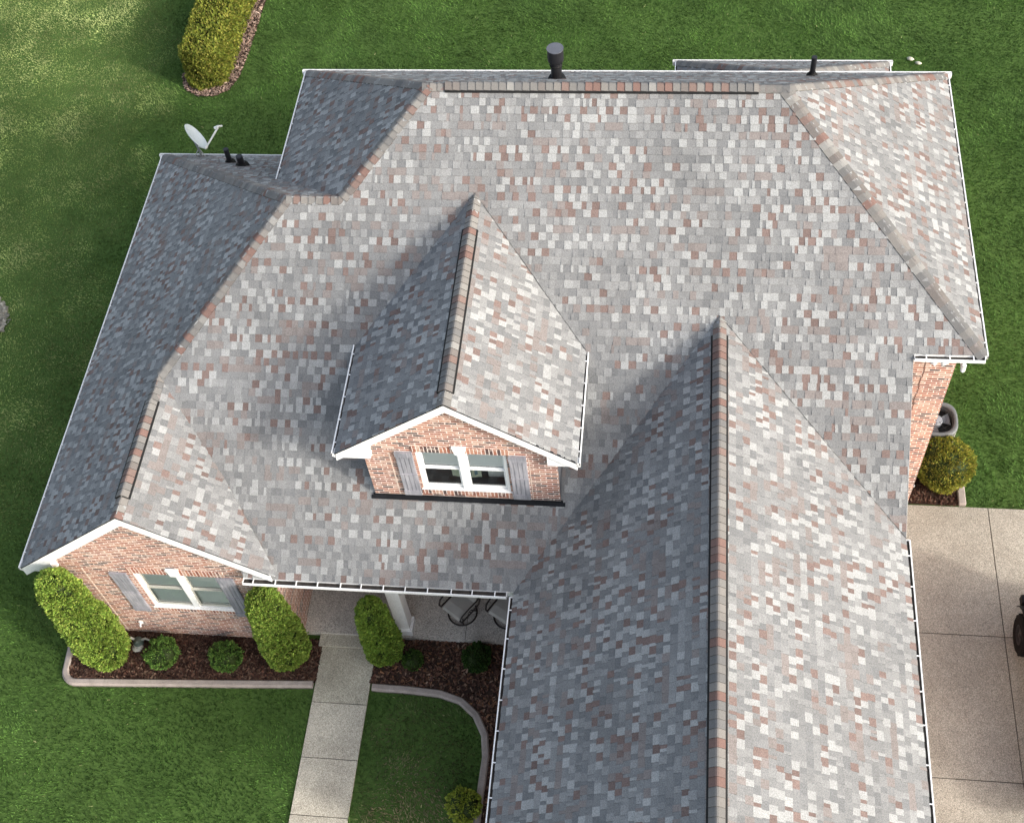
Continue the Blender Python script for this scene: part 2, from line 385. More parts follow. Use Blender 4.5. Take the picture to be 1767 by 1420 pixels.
roof_plane(mb, ZHI + XR * SRH, -SRH, 0, [[(XR, YB), (XR, yfront(ZHI)), (R2, 0)]])
y_lh = YQ + (ZQ - ZHI) / SLB
roof_plane(mb, ZHI - XL * SLH, SLH, 0, [[(XL, YB), (R1, 0), (q2x, YQ), (XL, y_lh)]])
main_roof = mb.build('main_roof', m_shingle, house)
mb = MB()   # lower left wing with the front gable
roof_plane(mb, ZLO - XLL * SL, SL, 0, [[(XLL, YLB), (q1x, YQ), (XG, yJ), (XLL, yJ)], [(XLL, yJ), (XG, yJ), (XG, YG), (XLL, YG)]])
roof_plane(mb, ZG + SL * XG, -SL, 0, [[(XG, yJ + .25), (XG, YG), (-4.0, YG), (-4.0, yP + .05)]])
roof_plane(mb, ZQ + SLB * YQ, 0, -SLB, [[(XLL, YLB), (-2.9, YLB), (-2.9, YQ), (q1x, YQ)]])
wing_roof = mb.build('wing_roof', m_shingle, house)
mb = MB()   # garage wing
roof_plane(mb, ZGA - SGL * XGA, SGL, 0, [[(XGA, -3.2), (XGA, YGA), (XGL, YGA), (XGL, -7.4)]])
roof_plane(mb, ZGA + SGR * XGA, -SGR, 0, [[(XGA, -3.2), (XGA, YGA), (XGR, YGA), (XGR, -6.42)]])
garage_roof = mb.build('garage_roof', m_shingle, house)
mb = MB()   # dormer
roof_plane(mb, ZD - SD * XD, SD, 0, [[(XD, -1.5), (XD, YD), (XDL, YD), (XDL, -3.75)]])
roof_plane(mb, ZD + SD * XD, -SD, 0, [[(XD, -1.5), (XD, YD), (XDR, YD), (XDR, -3.75)]])
dormer_roof = mb.build('dormer_roof', m_shingle, house)
mb = MB()   # low rear room
ZR2, Y2, X2a, X2b = 3.2, 6.93, 3.12, 8.12; S2 = .75; h2 = (X2b - X2a) / 2; xm = (X2a + X2b) / 2
roof_plane(mb, ZR2 + S2 * Y2, 0, -S2, [[(X2a, Y2), (X2b, Y2), (xm, Y2 - h2)]])
roof_plane(mb, ZR2 - S2 * X2a, S2, 0, [[(X2a, Y2), (xm, Y2 - h2), (xm, 3.3), (X2a, 3.3)]])
roof_plane(mb, ZR2 + S2 * X2b, -S2, 0, [[(X2b, Y2), (xm, Y2 - h2), (xm, 3.3), (X2b, 3.3)]])
rear_roof = mb.build('rear_roof', m_shingle, house)

m_vl = vary('valley_cut_grey', (.075, .075, .075), .3, 6)  # grey of the thin line where shingles are cut along a valley
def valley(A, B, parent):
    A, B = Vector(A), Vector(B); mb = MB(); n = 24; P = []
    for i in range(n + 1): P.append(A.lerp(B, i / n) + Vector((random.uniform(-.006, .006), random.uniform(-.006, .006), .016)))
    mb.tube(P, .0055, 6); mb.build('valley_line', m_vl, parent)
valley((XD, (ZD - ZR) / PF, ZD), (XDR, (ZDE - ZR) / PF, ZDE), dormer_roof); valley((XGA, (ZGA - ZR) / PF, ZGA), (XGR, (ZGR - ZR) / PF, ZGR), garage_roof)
def hipcap(A, B, da, db, parent, **k): ridge_caps(A, B, perp(da, A, B), perp(db, A, B), 'ridge_cap', parent, **k)
rA, rB = (R1, 0, ZR), (R2, 0, ZR)
hipcap((R1 - .1, 0, ZR), (R1 + .33, 0, ZR), D_FRONT, D_BACK, main_roof); hipcap((R2 + .1, 0, ZR), (4.56, 0, ZR), D_FRONT, D_BACK, main_roof)
hipcap((R1 + .33, 0, ZR), (4.56, 0, ZR), D_FRONT, D_BACK, main_roof, lift=.03); ridge_vent((R1 + .33, 0, ZR), (4.56, 0, ZR), D_FRONT, D_BACK, main_roof)
hipcap((XR, yfront(ZHI), ZHI), rB, D_FRONT, D_RH, main_roof); hipcap((XR, YB, ZHI), rB, D_BACK, D_RH, main_roof)
hipcap((XL, YB, ZHI), rA, D_BACK, D_LH, main_roof); hipcap((q2x, YQ, ZQ), rA, D_FRONT, D_LH, main_roof)
hipcap((q1x, YQ, ZQ), (q2x + .05, YQ, ZQ), D_FRONT, D_LB, wing_roof)
hipcap((XLL, YLB, ZLO), (q1x, YQ, ZQ), D_LB, D_LL, wing_roof); hipcap((XG, yJ, ZG), (q1x, YQ, ZQ), D_FRONT, D_LL, wing_roof)
hipcap((XG, YG, ZG), (XG, -7.15, ZG), D_GR, D_LL, wing_roof); hipcap((XG, -5.05, ZG), (XG, yJ, ZG), D_GR, D_LL, wing_roof)
hipcap((XG, -7.15, ZG), (XG, -5.05, ZG), D_GR, D_LL, wing_roof, lift=.03); ridge_vent((XG, -7.15, ZG), (XG, -5.05, ZG), D_GR, D_LL, wing_roof)
ygr = (ZGA - ZR) / PF
hipcap((XGA, -3.75, ZGA), (XGA, ygr + .05, ZGA), D_AL, D_AR, garage_roof)
hipcap((XGA, YGA, ZGA), (XGA, -3.75, ZGA), D_AL, D_AR, garage_roof, lift=.03); ridge_vent((XGA, YGA, ZGA), (XGA, -3.75, ZGA), D_AL, D_AR, garage_roof)
ydr = (ZD - ZR) / PF
hipcap((XD, YD, ZD), (XD, -6.05, ZD), D_DL, D_DR, dormer_roof); hipcap((XD, -2.45, ZD), (XD, ydr + .03, ZD), D_DL, D_DR, dormer_roof)
hipcap((XD, -6.05, ZD), (XD, -2.45, ZD), D_DL, D_DR, dormer_roof, lift=.03); ridge_vent((XD, -6.05, ZD), (XD, -2.45, ZD), D_DL, D_DR, dormer_roof)
hipcap((X2a, Y2, ZR2), (xm, Y2 - h2, ZR2 + S2 * h2), s_dir(0, -S2), s_dir(S2, 0), rear_roof)
hipcap((X2b, Y2, ZR2), (xm, Y2 - h2, ZR2 + S2 * h2), s_dir(0, -S2), s_dir(-S2, 0), rear_roof)

# ------------------------------------------------------------------ gutters, rake boards, soffits
def gutter(A, B, o, hang=True, step=.61, W_=.07):
    A, B, o = Vector(A), Vector(B), Vector(o); T = B - A; L = T.length; t = T / L; z = Vector((0, 0, 1)); mid = (A + B) / 2
    mb = MB(); A = A + o * -.01; B = B + o * -.01; mid = (A + B) / 2
    mb.obox(mid + o * .004 + z * -.062, T / 2, o * .004, z * .06)                       # back
    mb.obox(mid + o * (W_ - .010) + z * -.030, T / 2, o * .010, z * .030)               # front with lip
    mb.prism([A + o * W_ + z * -.06, A + z * -.12, B + z * -.12, B + o * W_ + z * -.06], z * -.006)              # floor
    mb.obox(A + o * (W_ / 2) + z * -.030 + t * .004, t * .004, o * (W_ / 2 - .001), z * .030)
    mb.obox(B + o * (W_ / 2) + z * -.030 - t * .004, t * .004, o * (W_ / 2 - .001), z * .030)
    mb.obox(mid + o * (W_ / 2) + z * -.050, (T / 2) * .995, o * (W_ / 2 - .018), z * .008, mat=1)
    g = mb.build('gutter', [m_white, m_gutter_dark], house)
    if hang:
        n = max(2, int(L / step))
        h0 = None
        for i in range(n):
            p = A + T * ((i + .5) / n + random.uniform(-.004, .004))
            h = MB(); h.obox(p + o * (W_ / 2 - .004) + z * -.004, t * .009, o * (W_ / 2 + .002), z * .008); h.build('gutter_hanger', m_white, g)
    return g
X_, Y_ = Vector((1, 0, 0)), Vector((0, 1, 0))
gutter((XLL, YLB, ZLO), (XLL, YG, ZLO), -X_); gutter((XLL - .12, YLB, ZLO), (XL + .3, YLB, ZLO), Y_, False)
gutter((XL, YB, ZHI), (XL, y_lh, ZHI), -X_); gutter((XL - .12, YB, ZHI), (XR + .12, YB, ZHI), Y_, False)
gutter((XR, YB, ZHI), (XR, yfront(ZHI), ZHI), X_); gutter((7.43, yfront(ZHI), ZHI), (XR, yfront(ZHI), ZHI), -Y_, True, .34, .12)
gutter((-4.66, yP, ZLO), (XGL - .13, yP, ZLO), -Y_, True, .40, .135); gutter((XGL, yP - .1, ZLO), (XGL, YGA, ZLO), -X_, True, .55, .085)
gutter((XGR, -6.5, ZGR), (XGR, YGA, ZGR), X_, True, .62, .085)
gutter((XDL, -3.9, ZDE), (XDL, YD, ZDE), -X_, True, .42, .075); gutter((XDR, -3.9, ZDE), (XDR, YD, ZDE), X_, True, .42, .065)
gutter((X2a - .12, Y2, ZR2), (X2b + .12, Y2, ZR2), Y_, False); gutter((X2a, Y2, ZR2), (X2a, 3.3, ZR2), -X_); gutter((X2b, Y2, ZR2), (X2b, 3.3, ZR2), X_)

def rake(xr, zr, xe, ze, y, yw, hgt=.27, xend=None):
    """white rake board under a gable edge with its soffit, from ridge (xr, zr) to eave (xe, ze)"""
    mb = MB(); e = .022
    P = [(xr, y, zr - e), (xe, y, ze - e), (xe, y, ze - e - hgt), (xr, y, zr - e - hgt)]
    mb.prism(P, (0, .03, 0)); 
    Q = [(xr, y + .03, zr - e - hgt + .05), (xe, y + .03, ze - e - hgt + .05), (xe, yw, ze - e - hgt + .05), (xr, yw, zr - e - hgt + .05)]
    mb.prism(Q, (0, 0, -.012))
    o = mb.build('rake_board', m_white, house)
    k = MB(); k.prism([(xr, y - .006, zr - .001), (xe, y - .006, ze - .001), (xe, y - .006, ze - .02), (xr, y - .006, zr - .02)], (0, .03, 0)); k.build('drip_edge', m_flash, o)
    return o
def eave_return(xa, xb, za, slope, y, yw):      # closed pork-chop return at the foot of a rake; xa outer, xb inner
    mb = MB(); s = 1 if xb > xa else -1
    top = lambda x: za + slope * abs(x - xa) - .16
    mb.prism([(xa, y + .034, za - .17), (xb, y + .034, za - .17), (xb, y + .034, top(xb)), (xa, y + .034, za - .05)], (0, yw - y - .036, 0))
    return mb.build('eave_return', m_white, house)
YW = -7.39; YDW = -6.185
rake(XG, ZG, XLL, ZLO, YG, YW); rake(XG, ZG, -4.1, ZG - SL * (-4.1 - XG), YG, YW)
eave_return(XLL - .05, -8.42, ZLO, SL, YG, YW)
rake(XD, ZD, XDL, ZDE, YD, YDW, .2); rake(XD, ZD, XDR, ZDE, YD, YDW, .2)
eave_return(XDL - .05, -2.0, ZDE, SD, YD, YDW); eave_return(XDR + .05, 1.12, ZDE, SD, YD, YDW)
rake(XGA, ZGA, XGL, ZLO, YGA, YGA + .2); rake(XGA, ZGA, XGR, ZGR, YGA, YGA + .2)
def soffit(*a): m = MB(); m.box(*a); m.build('soffit', m_white, house)
# flat soffits under the eaves
soffit(XLL, -8.55, YG + .25, YLB, 3.03, 3.06); soffit(-8.55, XL, 3.0, YLB, 3.03, 3.06)
soffit(-4.2, XGL, yP, -5.4, 3.02, 3.05); soffit(7.3, XR, yfront(ZHI), -3.4, 5.66, 5.69); soffit(8.35, XR, -3.4, YB, 5.66, 5.69)
soffit(XL, -4.6, 0, YB, 5.66, 5.69); soffit(-4.6, 8.35, 3.05, YB, 5.66, 5.69); soffit(XGL, .9, YGA, yP, 3.03, 3.06); soffit(7.1, XGR, YGA, -6.5, 3.78, 3.81)

mb = MB(); mb.box(XR - .03, XR - .005, yfront(ZHI), YB, ZHI - .18, ZHI - .02); mb.build('fascia', m_white, house); mb = MB(); mb.box(7.43, XR, yfront(ZHI) + .005, yfront(ZHI) + .03, ZHI - .2, ZHI - .02); mb.build('fascia', m_white, house)
mb = MB(); mb.box(-4.65, XGL, yP + .01, yP + .035, ZLO - .2, ZLO - .02); mb.build('fascia', m_white, house)
mb = MB(); mb.prism([(7.40, -3.9, ZR + PF * -3.9 - .015), (7.40, -6.5, ZR + PF * -6.5 - .015), (7.40, -6.5, ZR + PF * -6.5 - .16), (7.40, -3.9, ZR + PF * -3.9 - .16)], (.02, 0, 0)); mb.build('rake_board', m_pale, house)

# ------------------------------------------------------------------ walls
def wall_holed(name, y, xl, xr, z0, top, win, mat=m_brick, parent=house, thick=.1):
    """front-facing brick wall at plane y with outline top(x) over breakpoints and one window opening"""
    wx0, wx1, wz0, wz1 = win; mb = MB(); bp = sorted({xl, xr, wx0, wx1} | set(top[0]))
    f = top[1]
    for a, b in zip(bp[:-1], bp[1:]):
        if a >= wx0 - 1e-6 and b <= wx1 + 1e-6:
            mb.face([(a, y, z0), (b, y, z0), (b, y, wz0), (a, y, wz0)]); mb.face([(a, y, wz1), (b, y, wz1), (b, y, f(b)), (a, y, f(a))])
        else: mb.face([(a, y, z0), (b, y, z0), (b, y, f(b)), (a, y, f(a))])
    for (p, q) in (((wx0, wz0), (wx0, wz1)), ((wx1, wz0), (wx1, wz1)), ((wx0, wz0), (wx1, wz0)), ((wx0, wz1), (wx1, wz1))):
        mb.face([(p[0], y, p[1]), (q[0], y, q[1]), (q[0], y + thick, q[1]), (p[0], y + thick, p[1])])
    return mb.build(name, mat, parent)
GW = (-7.02, -5.22, 1.36, 2.84)
gtop = lambda x: ZG - SL * abs(x - XG) - .12
fw = wall_holed('front_gable_wall', YW, -8.55, -4.2, 0, ([XG], gtop), GW)
mb = MB(); mb.face([(-4.2, YW, 0), (-4.2, -5.4, 0), (-4.2, -5.4, 3.05), (-4.2, YW, 3.05)]); mb.face([(-4.2, -5.4, 0), (.9, -5.4, 0), (.9, -5.4, 3.05), (-4.2, -5.4, 3.05)])
mb.build('porch_wall', m_brick, house)
mb = MB(); mb.face([(-8.55, YW, 0), (-8.55, 3.0, 0), (-8.55, 3.0, 3.05), (-8.55, YW, 3.05)]); mb.face([(-8.55, 3.0, 0), (8.35, 3.0, 0), (8.35, 3.0, 3.05), (-8.55, 3.0, 3.05)])
mb.face([(-4.6, 3.05, 3.0), (8.35, 3.05, 3.0), (8.35, 3.05, 5.7), (-4.6, 3.05, 5.7)]); mb.face([(-4.6, 3.05, 3.0), (-4.6, .1, 3.0), (-4.6, .1, 5.7), (-4.6, 3.05, 5.7)])
mb.build('rear_wall', m_brick, house)
mb = MB(); mb.face([(7.1, -3.4, 0), (8.35, -3.4, 0), (8.35, -3.4, 5.68), (7.1, -3.4, 5.68)]); mb.face([(8.35, -3.4, 0), (8.35, 3.05, 0), (8.35, 3.05, 5.68), (8.35, -3.4, 5.68)])
side_wall = mb.build('side_wall', m_brick, house)
mb = MB()
for i in range(14):
    z = 1.6 + i * .27; x = 7.80 + .015 * (i % 2); mb.box(x, x + .018, -3.404, -3.399, z, z + .27)
mb.build('control_joint', vary('joint_caulk', (.16, .09, .07), .2), side_wall)
mb = MB(); mb.face([(.9, -5.4, 0), (.9, YGA + .2, 0), (.9, YGA + .2, 3.06), (.9, -5.4, 3.06)]); mb.face([(7.1, -3.4, 0), (7.1, YGA + .2, 0), (7.1, YGA + .2, 3.8), (7.1, -3.4, 3.8)])
mb.face([(.9, YGA + .2, 0), (7.1, YGA + .2, 0), (7.1, YGA + .2, 3.9), (XGA, YGA + .2, 6.0), (.9, YGA + .2, 3.3)]); mb.build('garage_wall', m_brick, house)
mb = MB(); mb.face([(3.5, 3.0, 0), (3.5, 6.5, 0), (3.5, 6.5, 3.1), (3.5, 3.0, 3.1)]); mb.face([(3.5, 6.5, 0), (7.8, 6.5, 0), (7.8, 6.5, 3.1), (3.5, 6.5, 3.1)]); mb.face([(7.8, 6.5, 0), (7.8, 3, 0), (7.8, 3, 3.1), (7.8, 6.5, 3.1)])
mb.build('rear_room_wall', m_brick, house)
DW = (-1.22, .39, 4.47, 5.72)
dtop = lambda x: ZD - SD * abs(x - XD) - .1
dw = wall_holed('dormer_wall', YDW, -2.16, 1.28, 4.22, ([XD], dtop), DW)
m_cheek = vary('dormer_siding', (.09, .095, .105), .2, 4, 40, .8)
for x in (-2.16, 1.28): mb = MB(); mb.face([(x, YDW, 4.1), (x, -3.6, 4.1), (x, -3.6, dtop(x)), (x, YDW, dtop(x))]); mb.build('dormer_cheek', m_cheek, house)
mb = MB(); mb.prism([(-2.20, YDW - .012, 4.08), (1.32, YDW - .012, 4.08), (1.32, YDW - .012, 4.225), (-2.20, YDW - .012, 4.225)], (0, .02, 0))
zs = ZR + PF * (YDW - .02)
mb.prism([(-2.24, YDW - .012, zs + .03), (1.36, YDW - .012, zs + .03), (1.36, YDW - .07, zs + PF * -.05 + .022), (-2.24, YDW - .07, zs + PF * -.05 + .022)], (0, 0, -.008))
mb.build('dormer_flashing', m_flash, house)
# pale mortar lines where the brick panels meet
ml = vary('pale_mortar', (.62, .50, .42), .15, 6, 60, .9)
mb = MB(); mb.box(-8.02, -7.995, YW - .004, YW + .01, .05, 2.95); mb.build('mortar_line', ml, fw)
mb = MB(); mb.box(-1.70, -1.68, YDW - .004, YDW + .01, 4.25, 5.62); mb.build('mortar_line', ml, dw); mb = MB(); mb.box(.775, .79, YDW - .004, YDW + .01, 4.25, 5.62); mb.build('mortar_line', ml, dw)
def soldier(x0, x1, z0, z1, y, parent):
    m = MB(); m.box(x0, x1, y - .014, y + .05, z0, z1); return m.build('soldier_course', m_soldier, parent)

# ------------------------------------------------------------------ windows and shutters
def blind_mat(name, c):
    g = G(name, .7, .2); wv = g.n('ShaderNodeTexWave'); wv.bands_direction = 'Z'; wv.inputs['Scale'].default_value = 9; g.l(g.pos(), wv.inputs[0])
    g.col(g.ramp(wv.outputs['Fac'], [(.1, tuple(x * .8 for x in c)), (.6, c)])); return g.m
m_blind_w = blind_mat('white_blind', (.95, .96, .96)); m_blind_g = blind_mat('grey_blind', (.72, .78, .75))
def window(x0, x1, z0, z1, y, sash_mat, blind, full, label):
    yi = y + .07; xm = (x0 + x1) / 2; zm = (z0 + z1) / 2; fwid = .055; mull = .06
    mb = MB()
    for a, b, c, d in ((x0, x0 + fwid, z0, z1), (x1 - fwid, x1, z0, z1), (xm - mull, xm + mull, z0, z1)): mb.box(a, b, yi - .055, yi + .05, c, d)
    for a, b in ((x0 + fwid, xm - mull), (xm + mull, x1 - fwid)):
        mb.box(a, b, yi - .05, yi + .05, z1 - fwid, z1); mb.box(a, b, yi - .05, yi + .05, z0, z0 + .03)
    mb.box(x0 - .03, x1 + .03, y - .02, yi - .056, z0 - .012, z0 + .006)
    wd = mb.build('window', m_white, house); wd['label'] = label
    for a, b in ((x0 + fwid, xm - mull), (xm + mull, x1 - fwid)):
        s = MB(); t = .038
        for (zz0, zz1, dy) in ((zm - .01, z1 - fwid, .03), (z0 + fwid, zm + .03, .0)):
            yy = yi - .02 + dy
            s.box(a, a + t, yy, yy + .028, zz0, zz1); s.box(b - t, b, yy, yy + .028, zz0, zz1)
            s.box(a + t, b - t, yy, yy + .028, zz0, zz0 + t + .01); s.box(a + t, b - t, yy, yy + .028, zz1 - t, zz1)
        s.build('sash', sash_mat, wd)
        gl = MB()
        for (zz0, zz1, yy) in ((zm + .03, z1 - fwid - t, yi + .024), (z0 + fwid + t, zm, yi - .006)):
            gl.face([(a + t, yy, zz0), (b - t, yy, zz0), (b - t, yy, zz1), (a + t, yy, zz1)])
        gl.build('pane', m_glass, wd)
        bl = MB(); zb = z0 if full else zm + .03
        bl.box(a - .02, b + .02, yi + .052, yi + .058, zb, z1 - .02); bl.build('blind', blind, wd)
    return wd
window(*GW, YW, m_tan, m_blind_g, True, 'double window with grey green blinds in the brick gable')
window(*DW, YDW, m_white, m_blind_w, False, 'double window with half lowered white blinds in the dormer')
soldier(GW[0] - .06, GW[1] + .06, GW[3], GW[3] + .2, YW, fw); soldier(GW[0] - .03, GW[1] + .03, GW[2] - .14, GW[2] - .013, YW, fw)
soldier(DW[0] - .06, DW[1] + .06, DW[3], DW[3] + .17, YDW, dw); soldier(DW[0] - .03, DW[1] + .03, DW[2] - .16, DW[2] - .013, YDW, dw)
for (xk, zk, y, par, h) in ((-6.14, GW[3], YW, fw, .25), ((DW[0] + DW[1]) / 2, DW[3], YDW, dw, .22)):
    mb = MB(); mb.prism([(xk - .085, y - .045, zk - .01), (xk + .085, y - .045, zk - .01), (xk + .13, y - .045, zk + h), (xk - .13, y - .045, zk + h)], (0, .06, 0)); mb.build('keystone', m_white, par)
def shutter(x0, x1, z0, z1, y):
    mb = MB(); H = z1 - z0; n = 3; g0 = .17
    zs_ = [z0, z0 + .14, z0 + .14 + (H - .28) * .5, z1 - .14, z1]
    mb.box(x0, x1, y - .03, y - .002, z0, z1)
    nb = 4; bw = (x1 - x0) / nb
    for i in range(4):
        rail = i in (0, 3)
        a, b = zs_[i], zs_[i + 1]
        if rail: mb.box(x0 - .004, x1 + .004, y - .05, y - .03, a, b)
        else:
            for j in range(nb): 
                d = .012 + .004 * (j % 2); mb.prism([(x0 + j * bw + .006, y - .03, a + .012), (x0 + (j + 1) * bw - .006, y - .03, a + .012), (x0 + (j + 1) * bw - .006, y - .03, b - .012), (x0 + j * bw + .006, y - .03, b - .012)], (0, -d, 0))
            mb.prism([(x0, y - .03, a), (x1, y - .03, a), (x1, y - .055, a), (x0, y - .055, a)], (0, 0, .02))
    return mb.build('shutter', m_shutter, house)
shutter(-7.48, -7.14, 1.2, 2.83, YW); shutter(-5.33, -5.0, 1.2, 2.83, YW)
shutter(-1.58, -1.27, 4.29, 5.71, YDW); shutter(.43, .74, 4.29, 5.71, YDW)
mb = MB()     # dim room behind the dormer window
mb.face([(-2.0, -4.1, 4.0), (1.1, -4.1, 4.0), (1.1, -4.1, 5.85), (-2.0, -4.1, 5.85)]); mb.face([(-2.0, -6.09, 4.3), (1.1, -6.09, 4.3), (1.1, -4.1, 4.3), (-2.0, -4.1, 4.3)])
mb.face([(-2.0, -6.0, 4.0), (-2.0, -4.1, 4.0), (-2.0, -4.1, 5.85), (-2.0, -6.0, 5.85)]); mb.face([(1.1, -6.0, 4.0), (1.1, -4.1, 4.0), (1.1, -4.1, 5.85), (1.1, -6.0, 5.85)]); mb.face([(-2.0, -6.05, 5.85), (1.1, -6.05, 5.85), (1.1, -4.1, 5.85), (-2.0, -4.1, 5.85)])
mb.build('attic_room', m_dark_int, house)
mb = MB()
cc = Vector((-.44, -5.92, 4.72)); R = 10
rows = []
for i in range(R + 1):
    row = []
    for j in range(R + 1):
        a, b = i / R * 2 - 1, j / R * 2 - 1; t = .09 * (1 - abs(a) ** 3) * (1 - abs(b) ** 3) + .004
        row.append((Vector((a * .27, -t, b * .2)), Vector((a * .27, t, b * .2))))
    rows.append(row)
for sgn in (0, 1):
    for i in range(R):
        for j in range(R):
            q = [rows[i][j][sgn], rows[i + 1][j][sgn], rows[i + 1][j + 1][sgn], rows[i][j + 1][sgn]]
            blue = sgn == 0 and (4 <= j <= 7) and i in (5, 6, 8) 
            mb.face([cc + p for p in q], (.12, .25, .30) if blue else (.62, .68, .52))
tag(mb.build('cushion', attr_mat('cushion_fabric', .9), None, True), 'pale green cushion with blue marks behind the dormer window', 'cushion')
ch = empty('desk_chair', 'white backed chair behind the right half of the dormer window', 'chair', (.14, -5.85, 4.3))
mb = MB(); mb.box(-.2, .2, -.03, .02, .16, .44); b = mb.build('backrest', m_pale, ch); bv = b.modifiers.new('bevel', 'BEVEL'); bv.width = .02; bv.segments = 3
mb = MB(); mb.box(-.2, .2, .02, .4, .14, .20); mb.build('seat', m_pale, ch)
for sx in (-.17, .17):
    for sy in (.05, .36): mb = MB(); mb.tube([(sx, sy, 0), (sx, sy, .14)], .015); mb.build('leg', m_black, ch)

# ------------------------------------------------------------------ roof pipes and wall fittings
def pipe(x, y, zfun, h, r, lean=(0, 0), name='vent_pipe'):
    z = zfun(x, y); mb = MB(); mb.tube([(x, y, z - .05), (x + lean[0], y + lean[1], z + h)], r, 16)
    mb.tube([(x + lean[0], y + lean[1], z + h - .003), (x + lean[0], y + lean[1], z + h + .004)], r * .72, 16)
    o = mb.build(name, m_black, house, False)
    b = MB(); b.lathe([(r * 2.2, -.03), (r * 2.0, .03), (r * 1.35, .08), (r * 1.1, .11)], (x, y, z), n=18); b.build('pipe_boot', m_blackmat, o, True); return o
zback = lambda x, y: ZR - SB * y
zlb = lambda x, y: ZQ - SLB * (y - YQ)
pipe(5.80, 2.55, zback, .48, .055); pipe(-6.93, 2.42, zlb, .42, .06); pipe(-6.45, 1.95, zlb, .30, .075)
fx, fy = .80, 1.30; fz = zback(fx, fy)
mb = MB(); mb.lathe([(.105, -.1), (.105, .56)], (fx, fy, fz), n=24); flue = mb.build('flue_pipe', m_black, house, True)
mb = MB(); mb.lathe([(.13, .475), (.155, .48), (.155, .74)], (fx, fy, fz), n=28); mb.lathe([(.14, .46), (.10, .46)], (fx, fy, fz), n=28)
fc = mb.build('flue_cap', m_black, flue)
mb = MB(); mb.lathe([(.155, .735), (.162, .74), (.162, .755), (0, .758)], (fx, fy, fz), n=28); mb.build('cap_lid', vary('lid_sky_reflection', (.085, .09, .105), .1, 5, 40, .5, .5), flue)  # lid painted lighter and bluer for the sky's reflection on top
mb = MB(); mb.lathe([(.20, -.12), (.185, -.02), (.16, .05), (.125, .09), (.108, .10)], (fx, fy, fz), n=24); mb.build('flue_collar', m_flash, flue, True)
mb = MB(); mb.lathe([(.112, .34), (.125, .35), (.125, .38), (.112, .39)], (fx, fy, fz), n=24); mb.build('flue_band', m_blackmat, flue, True)
mb = MB(); mb.tube([(8.30, -3.95, 5.72), (8.30, -3.95, 5.56), (8.38, -3.5, 5.38), (8.395, -3.0, 5.22), (8.395, -3.0, .15), (8.5, -3.0, .05)], .04, 8); mb.build('downspout', m_white, house)
mb = MB(); mb.tube([(7.98, -3.42, 5.3), (7.98, -3.5, 5.3)], .05, 10); fl = mb.build('floodlight', m_white, house)
for dx in (-.09, .09): mb = MB(); mb.lathe([(.02, 0), (.055, .04), (.075, .13), (.06, .132), (0, .10)], (7.98 + dx * .5, -3.5, 5.3), (dx * 6, -.6, -.5), 14); mb.build('lamp_head', m_white, fl, True)
mb = MB(); mb.box(-7.62, -7.54, YW - .03, YW, .52, .60); mb.tube([(-7.58, YW - .02, .56), (-7.58, YW - .08, .55), (-7.58, YW - .085, .51)], .02, 8); mb.build('hose_tap', m_white, house)
# porch post
mb = MB(); mb.box(-2.21, -1.94, -7.14, -6.87, .15, 3.03); post = mb.build('porch_post', m_white, house)
mb = MB(); mb.box(-2.25, -1.90, -7.18, -6.83, .15, .34); mb.box(-2.235, -1.915, -7.165, -6.845, .34, .365); mb.build('post_base', m_white, post)
mb = MB(); mb.box(-2.25, -1.90, -7.18, -6.83, 2.85, 3.02); mb.build('post_capital', m_white, post)
mb = MB(); mb.box(-3.6, -2.6, -5.46, -5.38, .15, 2.25); dr = mb.build('front_door', vary('door_paint', (.12, .03, .025), .15), house); mb = MB(); mb.tube([(-2.72, -5.5, 1.1), (-2.72, -5.5, 1.3)], .015, 8); mb.build('handle', m_black, dr)

# ------------------------------------------------------------------ ground, paving, beds
mb = MB(); mb.face([(-400, -400, 0), (400, -400, 0), (400, 400, 0), (-400, 400, 0)]); tag(mb.build('lawn', m_lawn), kind='structure')
mb = MB(); mb.box(-4.2, -.82, -7.22, -5.4, -.05, .15); mb.box(-.808, .9, -7.22, -5.4, -.05, .15); mb.box(-4.2, .9, -7.2, -5.4, -.05, .142, mat=1)
tag(mb.build('porch_floor', [m_porch, m_joint]), kind='structure')
mb = MB(); WX0, WX1 = -3.79, -2.655
mb.box(-3.86, -2.80, -7.49, -7.222, -.05, .10, col=(.93, .93, .91))
ys = [-7.492, -8.69, -9.835, -10.97, -12.1, -13.3, -14.5]
for a, b in zip(ys[:-1], ys[1:]): mb.box(WX0, WX1, b + .008, a - .008, -.05, .045 + random.uniform(-.003, .003), col=((.86, .86, .83) if a > -8 else jit((1.02, 1.01, 1.0), .03)))
mb.box(WX0 + .01, WX1 - .01, -14.5, -7.5, -.05, .025, mat=1); tag(mb.build('walkway', [m_walk, m_joint]), kind='structure')
mb = MB()
xs = [7.1, 10.0, 13.0, 16.0]; ys = [-3.46, -6.44, -9.40, -12.4, -15.4, -18.4]
for xa, xb in zip(xs[:-1], xs[1:]):
    for a, b in zip(ys[:-1], ys[1:]): mb.box(xa + .009, xb - .009, b + .009, a - .009, -.05, .04, col=jit((1, .995, .985), .035))
mb.box(7.1, 15.9, -18.3, -3.48, -.05, .018, mat=1); tag(mb.build('driveway', [m_drive, m_joint]), kind='structure')
def bed(name, poly, z=.03):
    m = MB(); m.face([(x, y, z) for x, y in poly]); return tag(m.build(name, m_earth), kind='structure')
bedL = [(-9.08, -7.36), (-9.08, -8.35), (-8.85, -8.56), (-3.80, -8.28), (-3.80, -7.36)]
bedR = [(-2.65, -7.2), (-2.65, -8.22), (-1.2, -8.28), (-.75, -8.4), (-.4, -8.7), (-.14, -9.1), (-.06, -9.6), (-.08, -10.3), (-.1, -13.0), (.9, -13.0), (.9, -7.2)]
